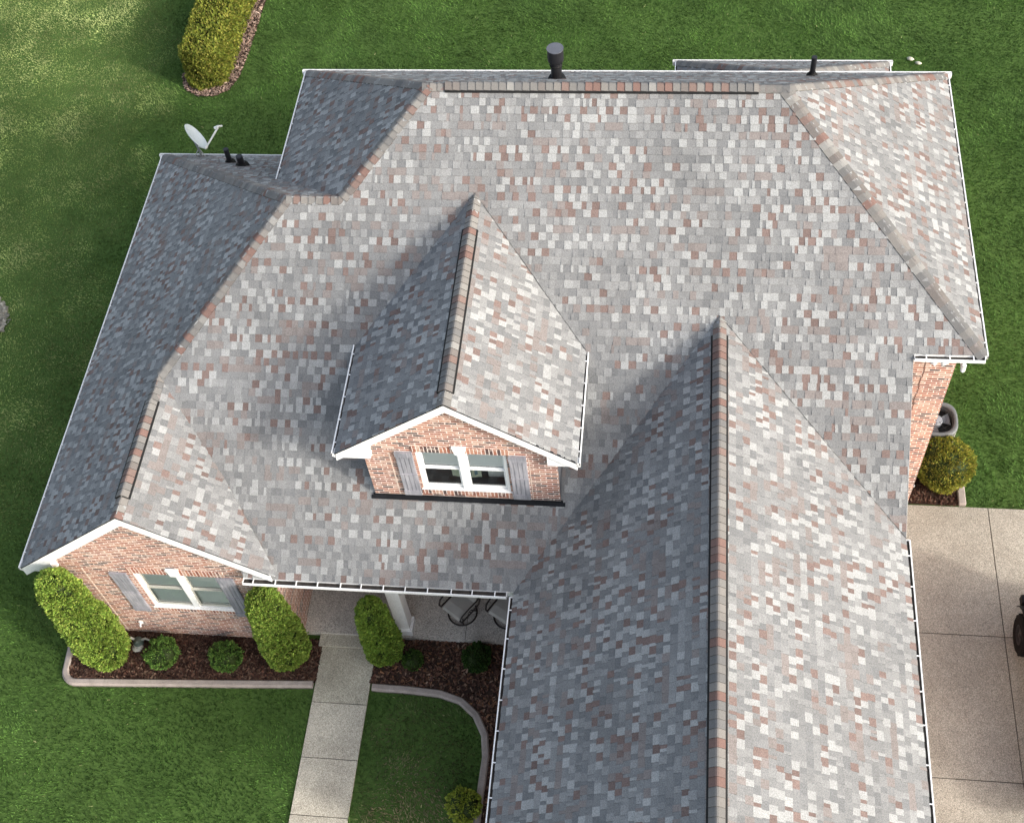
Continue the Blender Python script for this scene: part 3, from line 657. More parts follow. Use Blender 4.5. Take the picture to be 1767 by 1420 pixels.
bed('front_mulch_bed', bedL); bed('porch_mulch_bed', bedR)
bedA = [(8.36, -1.0), (8.36, -3.44), (9.38, -3.44), (9.38, -2.3), (9.2, -1.0)]; bed('side_mulch_bed', bedA)
bedH = [(-11.15, 16), (-11.15, 9.9), (-10.95, 9.4), (-10.5, 9.1), (-10.0, 9.1), (-9.62, 9.38), (-9.43, 9.95), (-9.38, 11), (-9.34, 16)]; bed('hedge_mulch_bed', bedH)
def curb(path, label, w_=.15, h=.11):
    P = [Vector((x, y, 0)) for x, y in path]; mb = MB(); k = len(P); ring = []
    cs = [(-w_ / 2, -.02), (-w_ / 2, h * .7), (-w_ * .32, h), (w_ * .25, h * .96), (w_ / 2, h * .55), (w_ / 2, -.02)]
    for i in range(k):
        t = (P[min(i + 1, k - 1)] - P[max(i - 1, 0)]).normalized(); s = Vector((-t.y, t.x, 0)); ring.append([P[i] + s * a + Vector((0, 0, b)) for a, b in cs])
    dacc = 0
    for i in range(k - 1):
        seg = (P[i + 1] - P[i]).length; cuts = max(1, int(seg / .3))
        for c in range(cuts):
            a = [ring[i][j].lerp(ring[i + 1][j], c / cuts + .012 / max(seg, .01)) for j in range(6)]; b = [ring[i][j].lerp(ring[i + 1][j], (c + 1) / cuts) for j in range(6)]
            for j in range(5): mb.face([a[j], a[j + 1], b[j + 1], b[j]])
        for j in range(5):
            lo = [p - Vector((0, 0, .006)) for p in ring[i]]; l2 = [p - Vector((0, 0, .006)) for p in ring[i + 1]]; mb.face([lo[j], lo[j + 1], l2[j + 1], l2[j]])
    mb.face(ring[0]); mb.face(ring[-1][::-1])
    return tag(mb.build('garden_curb', m_curb), label, 'curb')
def arc(cx, cy, r, a0, a1, n=8): return [(cx + r * math.cos(math.radians(a0 + (a1 - a0) * i / n)), cy + r * math.sin(math.radians(a0 + (a1 - a0) * i / n))) for i in range(n + 1)]
curb([(-3.83, -8.33), (-6, -8.45)] + arc(-8.85, -8.32, .28, 272, 180, 8) + [(-9.16, -7.9), (-9.2, -7.4), (-9.2, -6.9)], 'straight stamped concrete curb along the gable flower bed')
curb([(-.17, -13.2), (-.17, -11.5), (-.16, -10.4), (-.13, -9.6), (-.2, -9.15), (-.42, -8.76), (-.75, -8.49), (-1.2, -8.36), (-1.9, -8.32), (-2.6, -8.31)], 'curved stamped concrete curb around the porch flower bed')
mb = MB(); mb.box(9.39, 9.55, -3.44, -2.5, 0, .12); o = mb.build('edging_block', m_curb); bv = o.modifiers.new('bevel', 'BEVEL'); bv.width = .02; tag(o, 'grey edging block at the driveway edge under the round bush', 'edging')
# wood chips over the beds
def in_poly(x, y, poly):
    r = np.zeros(len(x), bool); n = len(poly)
    for i in range(n):
        x0, y0 = poly[i - 1]; x1, y1 = poly[i]
        c = ((y0 > y) != (y1 > y)) & (x < (x1 - x0) * (y - y0) / (y1 - y0 + 1e-12) + x0); r ^= c
    return r
def chips(n, poly, pal, name, label, size=(.018, .05)):
    P = np.array(poly); lo, hi = P.min(0), P.max(0); x = RNG.uniform(lo[0], hi[0], n); y = RNG.uniform(lo[1], hi[1], n); k = in_poly(x, y, poly); x, y = x[k], y[k]; n = len(x)
    a = RNG.uniform(0, 2 * np.pi, n); L = RNG.uniform(*size, n); wv = L * RNG.uniform(.2, .5, n); tl = RNG.normal(0, .4, n); ro = RNG.normal(0, .5, n)
    d = np.stack([np.cos(a) * np.cos(tl), np.sin(a) * np.cos(tl), np.sin(tl)], 1) * L[:, None]; s = np.stack([-np.sin(a) * np.cos(ro), np.cos(a) * np.cos(ro), np.sin(ro)], 1) * wv[:, None]
    c = np.stack([x, y, .045 + RNG.uniform(0, .035, n)], 1); V = np.stack([c - d - s, c + d - s, c + d + s, c - d + s], 1).reshape(-1, 3)
    pal = np.array(pal); cols = pal[RNG.integers(0, len(pal), n)] * RNG.uniform(.55, 1.3, (n, 1)) * (.7 + .7 * fbm(x, y, 1.7))[:, None]
    return tag(np_mesh(name, V, 4, cols, m_chip), label, 'mulch', kind='stuff')
BR = [(.075, .036, .025), (.055, .03, .022), (.04, .022, .017), (.10, .055, .038), (.13, .085, .06), (.045, .025, .02)]
chips(15000, bedL, BR, 'mulch', 'dark brown wood chip mulch below the brick gable'); chips(15000, bedR, [tuple(1.45 * v for v in q) for q in BR] + [(.20, .10, .055), (.16, .09, .06)], 'mulch', 'dark brown wood chip mulch beside the porch')
chips(2500, bedA, BR, 'mulch', 'dark mulch beside the air conditioner'); chips(9000, bedH, [(.29, .20, .155), (.24, .165, .125), (.34, .25, .195), (.19, .125, .095)], 'mulch', 'faded pinkish mulch around the hedge')

# ------------------------------------------------------------------ grass
def grass():
    n = 800000
    x = RNG.uniform(-19, 14, n); y = RNG.uniform(-14.5, 15.5, n)
    keep = np.ones(n, bool)
    for (a, b, c, d) in ((-8.5, 8.3, -3.4, 3.0), (-8.5, -4.2, -7.4, 3), (-4.2, 7.1, -7.22, 0), (.7, 7.1, -13, 0), (3.5, 7.8, 2, 6.5), (WX0 - .01, WX1 + .01, -14.6, -7.2), (7.1, 16, -19, -3.44), (-9.0, -3.7, -8.44, -7.2), (8.3, 9.57, -3.5, -1)):
        keep &= ~((x > a) & (x < b) & (y > c) & (y < d))
    bl = [(-9.25, -7.3), (-9.25, -8.4), (-8.9, -8.66), (-6, -8.53), (-3.7, -8.41), (-3.7, -7.3)]
    br = [(-2.65, -7.2), (-2.65, -8.39), (-1.2, -8.44), (-.7, -8.57), (-.36, -8.83), (-.24, -9.2), (-.21, -9.6), (-.25, -13.2), (.9, -13.2), (.9, -7.2)]
    for p in (bl, br, bedH): keep &= ~in_poly(x, y, p)
    keep &= (np.hypot(x + 14.30, y - .74) > .78)
    # leave out what lies far outside the view
    keep &= (y > -13 + 0 * x) & (x > -19)
    x, y = x[keep], y[keep]; n = len(x)
    big = fbm(x, y, .22); mid = fbm(x + 9, y - 4, .9); fin = fbm(x - 3, y + 8, 3.4)
    # neighbour's thinner yellow lawn at left, colour brightened to offset house and hedge shade
    yel = np.clip((-(x + 10.4) - .12 * (y - 2) + (mid - .5) * 3.0) / 2.6, 0, 1) * np.clip((y + 6.5) / 4, 0, 1)
    deep = np.array([.052, .112, .022]); rich = np.array([.088, .172, .036]); yl = np.array([.33, .405, .135]); straw = np.array([.37, .385, .18]); dull = np.array([.27, .225, .135])
    t = np.clip(.5 + (big - .5) * 1.3 + (mid - .5) * 1.3 + (fin - .5) * .9, 0, 1)[:, None]; c = deep * (1 - t) + rich * t
    ym = (yel * np.clip(.68 + 1.2 * (mid - .2), 0, 1))[:, None]; c = c * (1 - ym) + yl * ym
    st = (yel * np.clip((fin * .35 + mid * .65 - .38) * 2.2, 0, .5))[:, None]; c = c * (1 - st) + straw * st
    patch = np.exp(-(((x + 1.65) / .6) ** 2 + ((y + 10.3) / .55) ** 2)) * 1.0 + np.exp(-(((x + 2.2) / .35) ** 2 + ((y + 9.2) / .2) ** 2)) * .6 + np.exp(-(((x + 1.0) / .9) ** 2 + ((y + 11.2) / .6) ** 2)) * 1.0
    patch += np.clip((x + 2.6) / .3, 0, 1) * np.clip((-8.3 - y) / .3, 0, 1) * (x < 0) * .25 * (mid > .45)
    patch += np.exp(-(((x + 9.75) / .4) ** 2 + ((y + 6.7) / .5) ** 2)) * 1.3
    patch = np.clip(patch * (.6 + 1.3 * fin), 0, .88)[:, None]; c = c * (1 - patch) + dull * patch
    c *= (1 + .07 * np.sin(6.283 * (x * .94 + y * .34) / 1.05 + 2 * mid) * (y > 3))[:, None]; c *= RNG.uniform(.62, 1.38, (n, 1)) * (.60 + .72 * np.clip((fbm(x + 31, y, 1.3) - .2) / .6, 0, 1))[:, None]; dry = RNG.random(n) < (.003 + .02 * yel); c[dry] = straw * RNG.uniform(.6, 1.2, (dry.sum(), 1))
    h = RNG.uniform(.035, .075, n) * (1 - .35 * yel) * (.75 + .5 * mid); a = RNG.uniform(0, 2 * np.pi, n); ln = RNG.uniform(.3, 1.1, n) * h
    wd = RNG.uniform(.007, .015, n); s = np.stack([np.cos(a), np.sin(a), np.zeros(n)], 1) * wd[:, None]; b = np.stack([x, y, np.zeros(n)], 1)
    la = fbm(x, y, .8) * 9 + RNG.normal(0, .8, n); tip = b + np.stack([np.cos(la) * ln, np.sin(la) * ln, h], 1)
    V = np.stack([b - s, b + s, tip], 1).reshape(-1, 3)
    tag(np_mesh('grass', V, 3, c, m_grassblade), 'short mown lawn grass around the house', 'grass', kind='stuff')
grass()

# ------------------------------------------------------------------ plants
def leaf_cloud(P, N, size, pal, up=.5, asp=.42, jitter=.5):
    """leaf faces at points P around outward normals N"""
    n = len(P); d = N + np.array([0, 0, up]) + RNG.normal(0, jitter, (n, 3)); d /= np.linalg.norm(d, axis=1)[:, None]
    r = RNG.normal(0, 1, (n, 3)); s = np.cross(d, r); s /= np.linalg.norm(s, axis=1)[:, None]
    L = RNG.uniform(size[0], size[1], n)[:, None]; s = s * L * asp
    V = np.stack([P - d * L * .35, P + s * .8 + d * L * .15, P + d * L * .75, P - s * .8 + d * L * .15], 1).reshape(-1, 3)
    pal = np.array(pal); i = RNG.integers(0, len(pal), n)
    return V, pal[i] * RNG.uniform(.7, 1.3, (n, 1))
def finish(name, Vs, Cs, parent): return np_mesh(name, np.concatenate(Vs), 4, np.concatenate(Cs), m_leaf, parent)
def core_quads(verts_fn, nu, nv, col):
    Q = []
    for i in range(nu):
        for j in range(nv):
            Q += [verts_fn(i / nu, j / nv), verts_fn((i + 1) / nu, j / nv), verts_fn((i + 1) / nu, (j + 1) / nv), verts_fn(i / nu, (j + 1) / nv)]
    return np.array(Q), np.tile(np.array(col), (nu * nv, 1))
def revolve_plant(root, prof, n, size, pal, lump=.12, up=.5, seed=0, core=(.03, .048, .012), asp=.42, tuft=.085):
    """crown of revolution: prof(t) gives (radius, height) for t in 0..1; leaves on lumpy sprays plus a dark inner core"""
    zs_ = np.linspace(0, 1, 60); rr = np.array([prof(t) for t in zs_])
    ar = (rr[:, 0] + .02) * (np.hypot(np.gradient(rr[:, 0]), np.gradient(rr[:, 1])) + 1e-4); ar[-4:] *= 1.5; ar = np.cumsum(ar); ar /= ar[-1]; m = max(60, n // 18); t = np.interp(RNG.random(m), ar, zs_); th = RNG.uniform(0, 2 * np.pi, m)
    push = RNG.normal(0, .5, m).clip(-1, 1.6); tint = RNG.uniform(.82, 1.18, m); k = RNG.integers(0, m, n); R0 = rr[:, 0].max(); Hh = rr[:, 1].max()
    off = np.clip(RNG.normal(0, .5, (n, 2)), -1, 1); dd = np.hypot(off[:, 0], off[:, 1]); tw = tuft
    t = np.clip(t[k] + off[:, 0] * tw / Hh, 0, 1); th = th[k] + off[:, 1] * tw / np.maximum(np.interp(t, zs_, rr[:, 0]), .06)
    r = np.interp(t, zs_, rr[:, 0]); z = np.interp(t, zs_, rr[:, 1]); drdz = np.gradient(rr[:, 0], rr[:, 1] + np.arange(60) * 1e-6); nz = -np.interp(t, zs_, drdz)
    lum = (fbm(th * 2.2 + seed * 3.1, z * 5, 1.0) - .5) * 2 + .4 * push[k]
    depth = RNG.random(n) ** 2 * .13
    rad = r * (1 + lump * lum) * (1 - depth) + (.5 - dd) * tw * .55; P = np.stack([rad * np.cos(th), rad * np.sin(th), z + push[k] * .02], 1)
    nz = np.clip(nz, -2, 6); N = np.stack([np.cos(th), np.sin(th), nz], 1); N /= np.linalg.norm(N, axis=1)[:, None]
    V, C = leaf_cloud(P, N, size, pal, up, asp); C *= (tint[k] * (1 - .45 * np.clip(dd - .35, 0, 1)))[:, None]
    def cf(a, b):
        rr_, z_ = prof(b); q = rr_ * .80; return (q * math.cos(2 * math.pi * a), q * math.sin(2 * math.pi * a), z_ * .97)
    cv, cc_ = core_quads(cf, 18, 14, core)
    return finish('crown', [V, cv], [C, cc_], root)
def trunk(root, h, r=.04):
    mb = MB(); mb.tube([(0, 0, -.02), (.01, 0, h * .5), (0, .01, h)], [r, r * .8, r * .4], 8); return mb.build('trunk', m_bark, root)
ARB = [(.275, .40, .07), (.31, .42, .075), (.23, .36, .06), (.36, .41, .09), (.19, .31, .055)]
def column(x, y, h, r, label, seed, pal=ARB):
    t = empty('arborvitae_tree', label, 'conifer', (x, y, 0), group='arborvitae columns in front of the house')
    def prof(q):
        z = .04 + (h - .04) * q; s = .72 + .28 * min(1, q / .12); s *= 1 - .30 * max(0, q - .3) / .7
        if q > .84: s *= math.sqrt(max(0, 1 - ((q - .84) / .16) ** 2)) * .98 + .02
        return r * s, z
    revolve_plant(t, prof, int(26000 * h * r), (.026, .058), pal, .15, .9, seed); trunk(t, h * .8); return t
column(-8.25, -7.95, 3.66, .49, 'tallest yellow green arborvitae column at the left corner of the brick gable', 1)
column(-4.42, -7.72, 2.85, .46, 'yellow green arborvitae column between the gable window and the walkway', 5)
column(-2.42, -7.56, 2.35, .38, 'green arborvitae column in front of the white porch post', 9, [(.21, .34, .055), (.25, .37, .06), (.17, .29, .05), (.29, .38, .065)])
BOX = [(.105, .21, .04), (.14, .255, .05), (.08, .17, .036), (.18, .29, .06)]
def ball(x, y, r, label, seed, pal=BOX, name='boxwood_shrub', group='small round boxwoods in the mulch', h=None, n=4200, size=(.025, .05), lump=.18, z0=.0):
    t = empty(name, label, 'shrub', (x, y, 0), group=group); h = h or r * 1.55
    def prof(q):
        a = q * math.pi; return max(.01, r * math.sin(a) ** .75), z0 + h * (1 - math.cos(a)) / 2
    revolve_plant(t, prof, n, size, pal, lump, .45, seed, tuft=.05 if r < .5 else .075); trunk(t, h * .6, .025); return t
ball(-7.08, -7.93, .34, 'small round green boxwood nearer the tallest arborvitae', 2); ball(-5.72, -7.93, .33, 'small round green boxwood below the right gable shutter', 3)
ball(-.52, -7.62, .30, 'small dark green boxwood in the shaded porch bed', 4, [(.03, .075, .015), (.045, .095, .02), (.06, .115, .022)])
ball(-1.83, -7.72, .22, 'low green shrub tucked against the porch post arborvitae', 6, [(.05, .105, .018), (.07, .13, .022)], group=None, n=1400)
ball(-.42, -10.62, .33, 'small yellow green shrub beside the curved curb near the garage gutter', 8, [(.40, .46, .06), (.33, .41, .055), (.46, .48, .08), (.25, .33, .045)], group=None)
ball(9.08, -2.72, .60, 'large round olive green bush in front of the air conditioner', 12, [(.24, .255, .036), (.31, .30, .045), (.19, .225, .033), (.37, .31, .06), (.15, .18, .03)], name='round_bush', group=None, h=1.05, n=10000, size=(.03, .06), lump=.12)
def hedge():
    x0, x1, y0, y1, H = -10.95, -9.68, 9.35, 15.5, 1.25
    t = empty('clipped_hedge', 'long clipped yellow green hedge on the lawn behind the house', 'hedge', ((x0 + x1) / 2, y0, 0)); cx = (x0 + x1) / 2; hw = (x1 - x0) / 2
    n = 24000; yy = RNG.uniform(0, y1 - y0, n); s = RNG.uniform(0, 1, n); P = np.zeros((n, 3)); N = np.zeros((n, 3)); per = 2 * H + 2 * hw
    d = s * per; left = d < H; top = (d >= H) & (d < H + 2 * hw); right = d >= H + 2 * hw
    px = np.where(left, -hw, np.where(top, -hw + (d - H), hw)); pz = np.where(left, d, np.where(top, H, per - d))
    P[:, 0], P[:, 1], P[:, 2] = px, yy, pz; N[left] = (-1, 0, .1); N[right] = (1, 0, .1); N[top] = (0, 0, 1)
    m = 4200; F = np.stack([RNG.uniform(-hw, hw, m), np.zeros(m), RNG.uniform(.03, H, m)], 1); NF = np.tile((0., -1., .1), (m, 1)); P = np.concatenate([P, F]); N = np.concatenate([N, NF])
    # round the long edges and the near end
    ex = np.clip(np.abs(P[:, 0]) / hw, 0, 1); ez = np.clip(P[:, 2] / H, 0, 1); k = np.clip((ex ** 6 + ez ** 8) - 1, 0, 1); P[:, 0] *= 1 - .16 * k; P[:, 2] *= 1 - .12 * k
    P[:, 0] *= .80 + .20 * np.clip(P[:, 1] / .5, 0, 1) ** .5; P[:, 1] += .30 * (np.abs(P[:, 0]) / hw) ** 2 * np.exp(-P[:, 1] / .5) + .12 * (P[:, 2] / H) ** 3 * np.exp(-P[:, 1] / .4)
    lum = (fbm(P[:, 0] + P[:, 2] * .7, P[:, 1] + P[:, 2] * .5, 2.2) - .5) * 2 + .5 * (vnoise(P[:, 0] + P[:, 2], P[:, 1], 7) - .5) * 2
    P += N * (lum * .055 - RNG.random(len(P)) ** 2 * .14)[:, None]
    V, C = leaf_cloud(P, N, (.05, .10), [(.20, .225, .032), (.245, .255, .04), (.16, .20, .028), (.12, .16, .024), (.28, .265, .055)], .5); C *= (1 + .25 * lum)[:, None]
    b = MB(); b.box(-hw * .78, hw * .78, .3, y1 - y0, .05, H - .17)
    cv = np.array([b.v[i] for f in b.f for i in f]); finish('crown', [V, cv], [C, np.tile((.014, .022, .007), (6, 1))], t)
    for yq in np.arange(.6, 6, .9): mb = MB(); mb.tube([(0, yq, -.02), (0, yq, .6)], .03, 8); mb.build('trunk', m_bark, t)
hedge()
t = empty('spiky_plant', 'pale spiky leaved plant behind the rear left roof corner', 'plant', (-9.75, 4.05, 0))
Vs = []; Cs = []
for i in range(85):
    a = random.uniform(0, 6.283); el = random.uniform(.25, 1.3); L = random.uniform(.7, 1.15); d = np.array([math.cos(a) * math.cos(el), math.sin(a) * math.cos(el), math.sin(el)]); s = np.array([-math.sin(a), math.cos(a), 0]) * .028
    b0 = np.array([0, 0, .25]) + d * .05; m_ = b0 + d * L * .6; e_ = b0 + d * L - np.array([0, 0, .1 * math.cos(el)])
    Vs.append(np.array([b0 - s, b0 + s, m_ + s * 1.1, m_ - s * 1.1])); Vs.append(np.array([m_ - s * 1.1, m_ + s * 1.1, e_ + s * .15, e_ - s * .15])); c = np.array((.13, .17, .085)) * random.uniform(.7, 1.3); Cs += [c[None], c[None]]
finish('crown', Vs, Cs, t); trunk(t, .35, .06)

# ------------------------------------------------------------------ things in the garden
ac = empty('air_conditioner', 'rounded grey outdoor air conditioner beside the right brick wall', 'air conditioner', (8.93, -1.78, .0))
def sq(r, th, p=4.0): c, s = math.cos(th), math.sin(th); k = (abs(c) ** p + abs(s) ** p) ** (-1 / p); return r * k * c, r * k * s
mb = MB(); n = 48; cs = [(.43, .05), (.43, .80), (.445, .82), (.445, .88), (.42, .90), (.375, .90), (.36, .86), (.36, .70)]; rings = []
for (r, h) in cs:
    rings.append(len(mb.v)); p = 3.0 if r > .4 else 2.3
    for j in range(n): x, y = sq(r, 2 * math.pi * j / n, p); mb.v.append((x, y, h))
for i in range(len(cs) - 1):
    for j in range(n): mb.f.append((rings[i] + j, rings[i] + (j + 1) % n, rings[i + 1] + (j + 1) % n, rings[i + 1] + j)); mb.c.append(None); mb.m.append(0)
mb.build('cabinet', vary('ac_paint', (.115, .12, .12), .08, 5, 50, .5, .4), ac, True)
mb = MB()
for j in range(72):
    x, y = sq(.436, 2 * math.pi * j / 72, 3.0); a = math.atan2(y, x); mb.obox((x, y, .43), (.006 * math.cos(a), .006 * math.sin(a), 0), (-.007 * math.sin(a), .007 * math.cos(a), 0), (0, 0, .36))
mb.build('louvre', m_tan, ac)
mb = MB(); mb.lathe([(.36, .70), (0, .70)], (0, 0, 0), n=32); mb.build('fan_shroud', m_blackmat, ac)
mb = MB(); mb.lathe([(0, .84), (.12, .84), (.14, .82), (.14, .72)], (0, 0, 0), n=24); mb.build('fan_motor', vary('fan_grey', (.25, .26, .28), .1), ac, True)
for k in range(3):
    a = k * 2.094 + .3; mb = MB(); pts = []
    for (r, da, z) in ((.13, -.35, .74), (.33, -.5, .73), (.34, .35, .79), (.13, .35, .79)): pts.append((r * math.cos(a + da), r * math.sin(a + da), z))
    mb.prism(pts, (0, 0, .006)); mb.build('fan_blade', vary('fan_blade_grey', (.16, .17, .18), .1) if k == 0 else bpy.data.materials['fan_blade_grey'], ac)
mb = MB()
for r in (.12, .20, .28, .35): mb.tube([(r * math.cos(q * .2618), r * math.sin(q * .2618), .885) for q in range(24)], .0035, 6, closed=True)
for k in range(4): a = k * 1.5708 + .5; mb.tube([(.1 * math.cos(a), .1 * math.sin(a), .885), (.38 * math.cos(a), .38 * math.sin(a), .885)], .006, 6)
mb.build('fan_grille', m_blackmat, ac)
mb = MB(); mb.box(-.5, .5, -.5, .5, -.01, .05); mb.build('base_pad', m_curb, ac)

dz = 3.33; dish = empty('satellite_dish', 'grey white satellite dish on the rear left eave of the roof', 'satellite dish', (-8.06, 3.36, dz))
nv = Vector((.76, .38, .516)).normalized(); wv_ = Vector((.633, -.594, -.493)); wv_ = (wv_ - nv * wv_.dot(nv)).normalized(); uv_ = nv.cross(wv_)
cD = Vector((.04, .04, .60))
mb = MB(); mb.lathe([(.0, -.07), (.12, -.062), (.25, -.035), (.34, -.006), (.37, .012), (.375, .004), (.34, -.018), (.25, -.048), (.0, -.082)], cD, nv, 36, a=wv_, sx=.98, sy=.9); mb.build('reflector', m_dish, dish, True)
st = cD + wv_ * .36; en = st + _r * .33 + _u * .50 + _f * -.1
mb = MB(); mb.tube([cD - nv * .1 + wv_ * .2, st, en], .022, 8); arm = mb.build('arm', m_lnb, dish)
mb = MB(); mb.tube([en - uv_ * .11 + wv_ * .02, en, en + uv_ * .13 + nv * .02], .025, 8); mb.tube([en - (en - cD).normalized() * .0, en - (en - cD).normalized() * .11], .035, 10); mb.build('receiver', m_lnb, arm)
mb = MB(); mb.tube([(0, .02, -.02), (.0, .02, .2), cD - nv * .09], .028, 8); mb.tube([(.16, -.06, -.02), (.01, .02, .25)], .012, 6); mb.tube([(-.16, -.06, -.02), (.01, .02, .25)], .012, 6); mb.build('mast', vary('galvanised', (.35, .36, .36), .1, 5, 40, .5, .4), dish)
mb = MB(); mb.obox((0, 0, -.01), (.16, 0, 0), (0, .075, -.06), (0, .012, .015)); mb.build('foot', m_blackmat, dish)

def patio_chair(loc, rz, label):
    t = empty('patio_chair', label, 'chair', loc, rz, 'swivel chairs on the porch')
    # faces local -y
    def sheet(pts, wd, th, name):
        mb = MB(); L = []
        for (y, z) in pts: L.append([(-wd / 2, y, z), (-wd / 2 + .03, y, z + th), (wd / 2 - .03, y, z + th), (wd / 2, y, z)])
        for a, b in zip(L[:-1], L[1:]):
            for i in range(3): mb.face([a[i], a[i + 1], b[i + 1], b[i]])
            mb.face([a[0], b[0], b[3], a[3]])
        mb.face(L[0]); mb.face(L[-1][::-1]); return mb.build(name, m_sling, t, False)
    sheet([(-.30, .36), (-.27, .41), (-.1, .43), (.12, .40), (.22, .39)], .50, .05, 'seat')
    mb = MB(); pts = [(.23, .42), (.30, .62), (.38, .84), (.47, 1.02), (.52, 1.04)]
    for (a, b) in zip(pts[:-1], pts[1:]):
        mb.prism([(-.25, a[0], a[1]), (.25, a[0], a[1]), (.25, b[0], b[1]), (-.25, b[0], b[1])], (0, -.05, .02))
    mb.build('backrest', m_sling, t)
    for s in (-1, 1):
        mb = MB(); x = s * .29
        mb.tube([(x, -.28, .36), (x, -.32, .50), (x * 1.05, -.26, .62), (x * 1.08, -.05, .66), (x * 1.05, .18, .63), (x, .33, .66)], .018, 8)
        mb.tube([(x, -.30, .38), (x, .0, .37), (x, .24, .40), (x, .40, .88), (x * .95, .50, 1.05)], .018, 8); mb.build('arm', m_bronze, t)
    mb = MB(); mb.tube([(.30 * math.cos(q * .2244), .30 * math.sin(q * .2244), .02) for q in range(28)], .018, 8, closed=True)
    for k in range(4): a = k * 1.5708 + .785; mb.tube([(.3 * math.cos(a), .3 * math.sin(a), .02), (.12 * math.cos(a), .12 * math.sin(a), .12), (0, 0, .2)], .015, 8)
    mb.tube([(0, 0, .18), (0, 0, .38)], .035, 10); mb.tube([(-.28, 0, .37), (.28, 0, .37)], .016, 8); mb.build('swivel_base', m_bronze, t)
    return t
patio_chair((-.93, -6.60, .15), -.62, 'grey sling swivel chair on the porch nearer the white post')
patio_chair((.03, -6.62, .15), -.55, 'grey sling swivel chair half hidden under the corner of the porch gutter')

orn = empty('garden_ornament', 'small grey green winged garden ornament against the brick gable foot', 'ornament', (-7.72, -7.62, .04))
og = vary('ornament_stone', (.10, .13, .11), .3, 12, 60, .8); pg = vary('ornament_pale', (.42, .42, .37), .2, 12, 60, .8)
mb = MB(); mb.lathe([(.0, .0), (.09, .02), (.12, .07), (.09, .13), (.04, .16), (.045, .19), (.0, .22)], (0, 0, 0), (0, -.5, 1), 16); mb.build('body', og, orn, True)
for s in (-1, 1): mb = MB(); mb.tube([(s * .06, 0, .10), (s * .16, .02, .15), (s * .26, 0, .11), (s * .32, -.03, .03)], [.03, .025, .02, .012], 8); mb.build('wing', pg, orn, True)
mb = MB(); mb.lathe([(0, .0), (.11, .0), (.12, .03), (.10, .06), (0, .065)], (.0, -.14, 0), n=16); mb.build('foot', pg, orn, True)

ring = empty('stone_ring', 'ring of pale crushed stone around a grey rim at the left edge', 'planter ring', (-14.30, .74, 0))
mb = MB(); mb.lathe([(.52, .0), (.53, .10), (.56, .12), (.60, .10), (.61, 0)], (0, 0, 0), n=40); mb.build('rim', vary('rim_grey', (.24, .24, .26), .15), ring, True)
mb = MB(); mb.lathe([(.53, .03), (0, .04)], (0, 0, 0), n=40); mb.build('soil', m_earth, ring)
n = 1100; a = RNG.uniform(0, 6.283, n); r = .70 + RNG.normal(0, .07, n); L = RNG.uniform(.02, .05, n)[:, None]; c = np.stack([r * np.cos(a), r * np.sin(a), RNG.uniform(.02, .07, n)], 1)
d1 = RNG.normal(0, 1, (n, 3)); d1[:, 2] *= .4; d1 /= np.linalg.norm(d1, axis=1)[:, None]; d2 = np.cross(d1, RNG.normal(0, 1, (n, 3)) * .3 + np.array([0, 0, 1])); d2 /= np.linalg.norm(d2, axis=1)[:, None]
o = np_mesh('pebbles', np.stack([c - d1 * L - d2 * L, c + d1 * L - d2 * L * .8, c + d1 * L * .8 + d2 * L, c - d1 * L + d2 * L * .7], 1).reshape(-1, 3), 4, np.array((.30, .28, .225)) * RNG.uniform(.5, 1.4, (n, 1)), m_chip, ring); o['kind'] = 'stuff'
def stone(loc, s, rz, label):
    mb = MB(); mb.lathe([(0, -.6), (.6, -.5), (.95, -.1), (1, .2), (.7, .7), (.3, .95), (0, 1)], (0, 0, 0), n=12)
    mb.v = [(x * s[0] * (1 + .15 * math.sin(7 * y + 3 * z)), y * s[1] * (1 + .12 * math.sin(5 * x + 4 * z)), z * s[2]) for x, y, z in mb.v]
    o = mb.build('lawn_stone', vary('pale_stone', (.42, .41, .33), .2, 14, 60, .9), None, True); o.location = loc; o.rotation_euler = (0, 0, rz); return tag(o, label, 'stone', 'pale stones in the rear lawn')
stone((9.48, 10.75, .05), (.10, .06, .06), -.4, 'paler left one of two small stones in the rear lawn'); stone((9.68, 10.58, .05), (.09, .05, .05), -.3, 'greener right one of two small stones in the rear lawn')

# ------------------------------------------------------------------ off-road car on the driveway
car = empty('parked_car', 'dark grey off-road car with big black tyres on the driveway', 'car', (11.08, -8.05, .04))
m_car = vary('car_paint', (.035, .034, .036), .1, 3, 60, .3, .5); m_tyre = vary('tyre_rubber', (.012, .012, .012), .3, 20, 80, .9, .1)
mb = MB()    # local y: rear at +y, nose at -y
for (poly, hw) in (([(-2.1, .55), (2.0, .55), (2.02, 1.08), (-.75, 1.10), (-1.95, 1.04), (-2.12, .95)], .74),):
    mb.prism([(-hw, y, z) for y, z in poly], (2 * hw, 0, 0))
o = mb.build('body', m_car, car); bv = o.modifiers.new('bevel', 'BEVEL'); bv.width = .05; bv.segments = 3
mb = MB(); a = [(-.72, -.62, 1.10), (.72, -.62, 1.10), (.74, 2.0, 1.08), (-.74, 2.0, 1.08)]; b = [(-.62, -.18, 1.80), (.62, -.18, 1.80), (.64, 1.9, 1.82), (-.64, 1.9, 1.82)]
mb.face(b); 
for i in range(4): mb.face([a[i], a[(i + 1) % 4], b[(i + 1) % 4], b[i]])
o = mb.build('hardtop', m_blackmat, car); bv = o.modifiers.new('bevel', 'BEVEL'); bv.width = .05; bv.segments = 3
m_carglass = vary('car_glass', (.02, .025, .028), .1, 2, 30, .08, .6)
mb = MB(); mb.face([(-.62, -.60, 1.16), (.62, -.60, 1.16), (.55, -.25, 1.72), (-.55, -.25, 1.72)]); mb.build('windscreen', m_carglass, car)
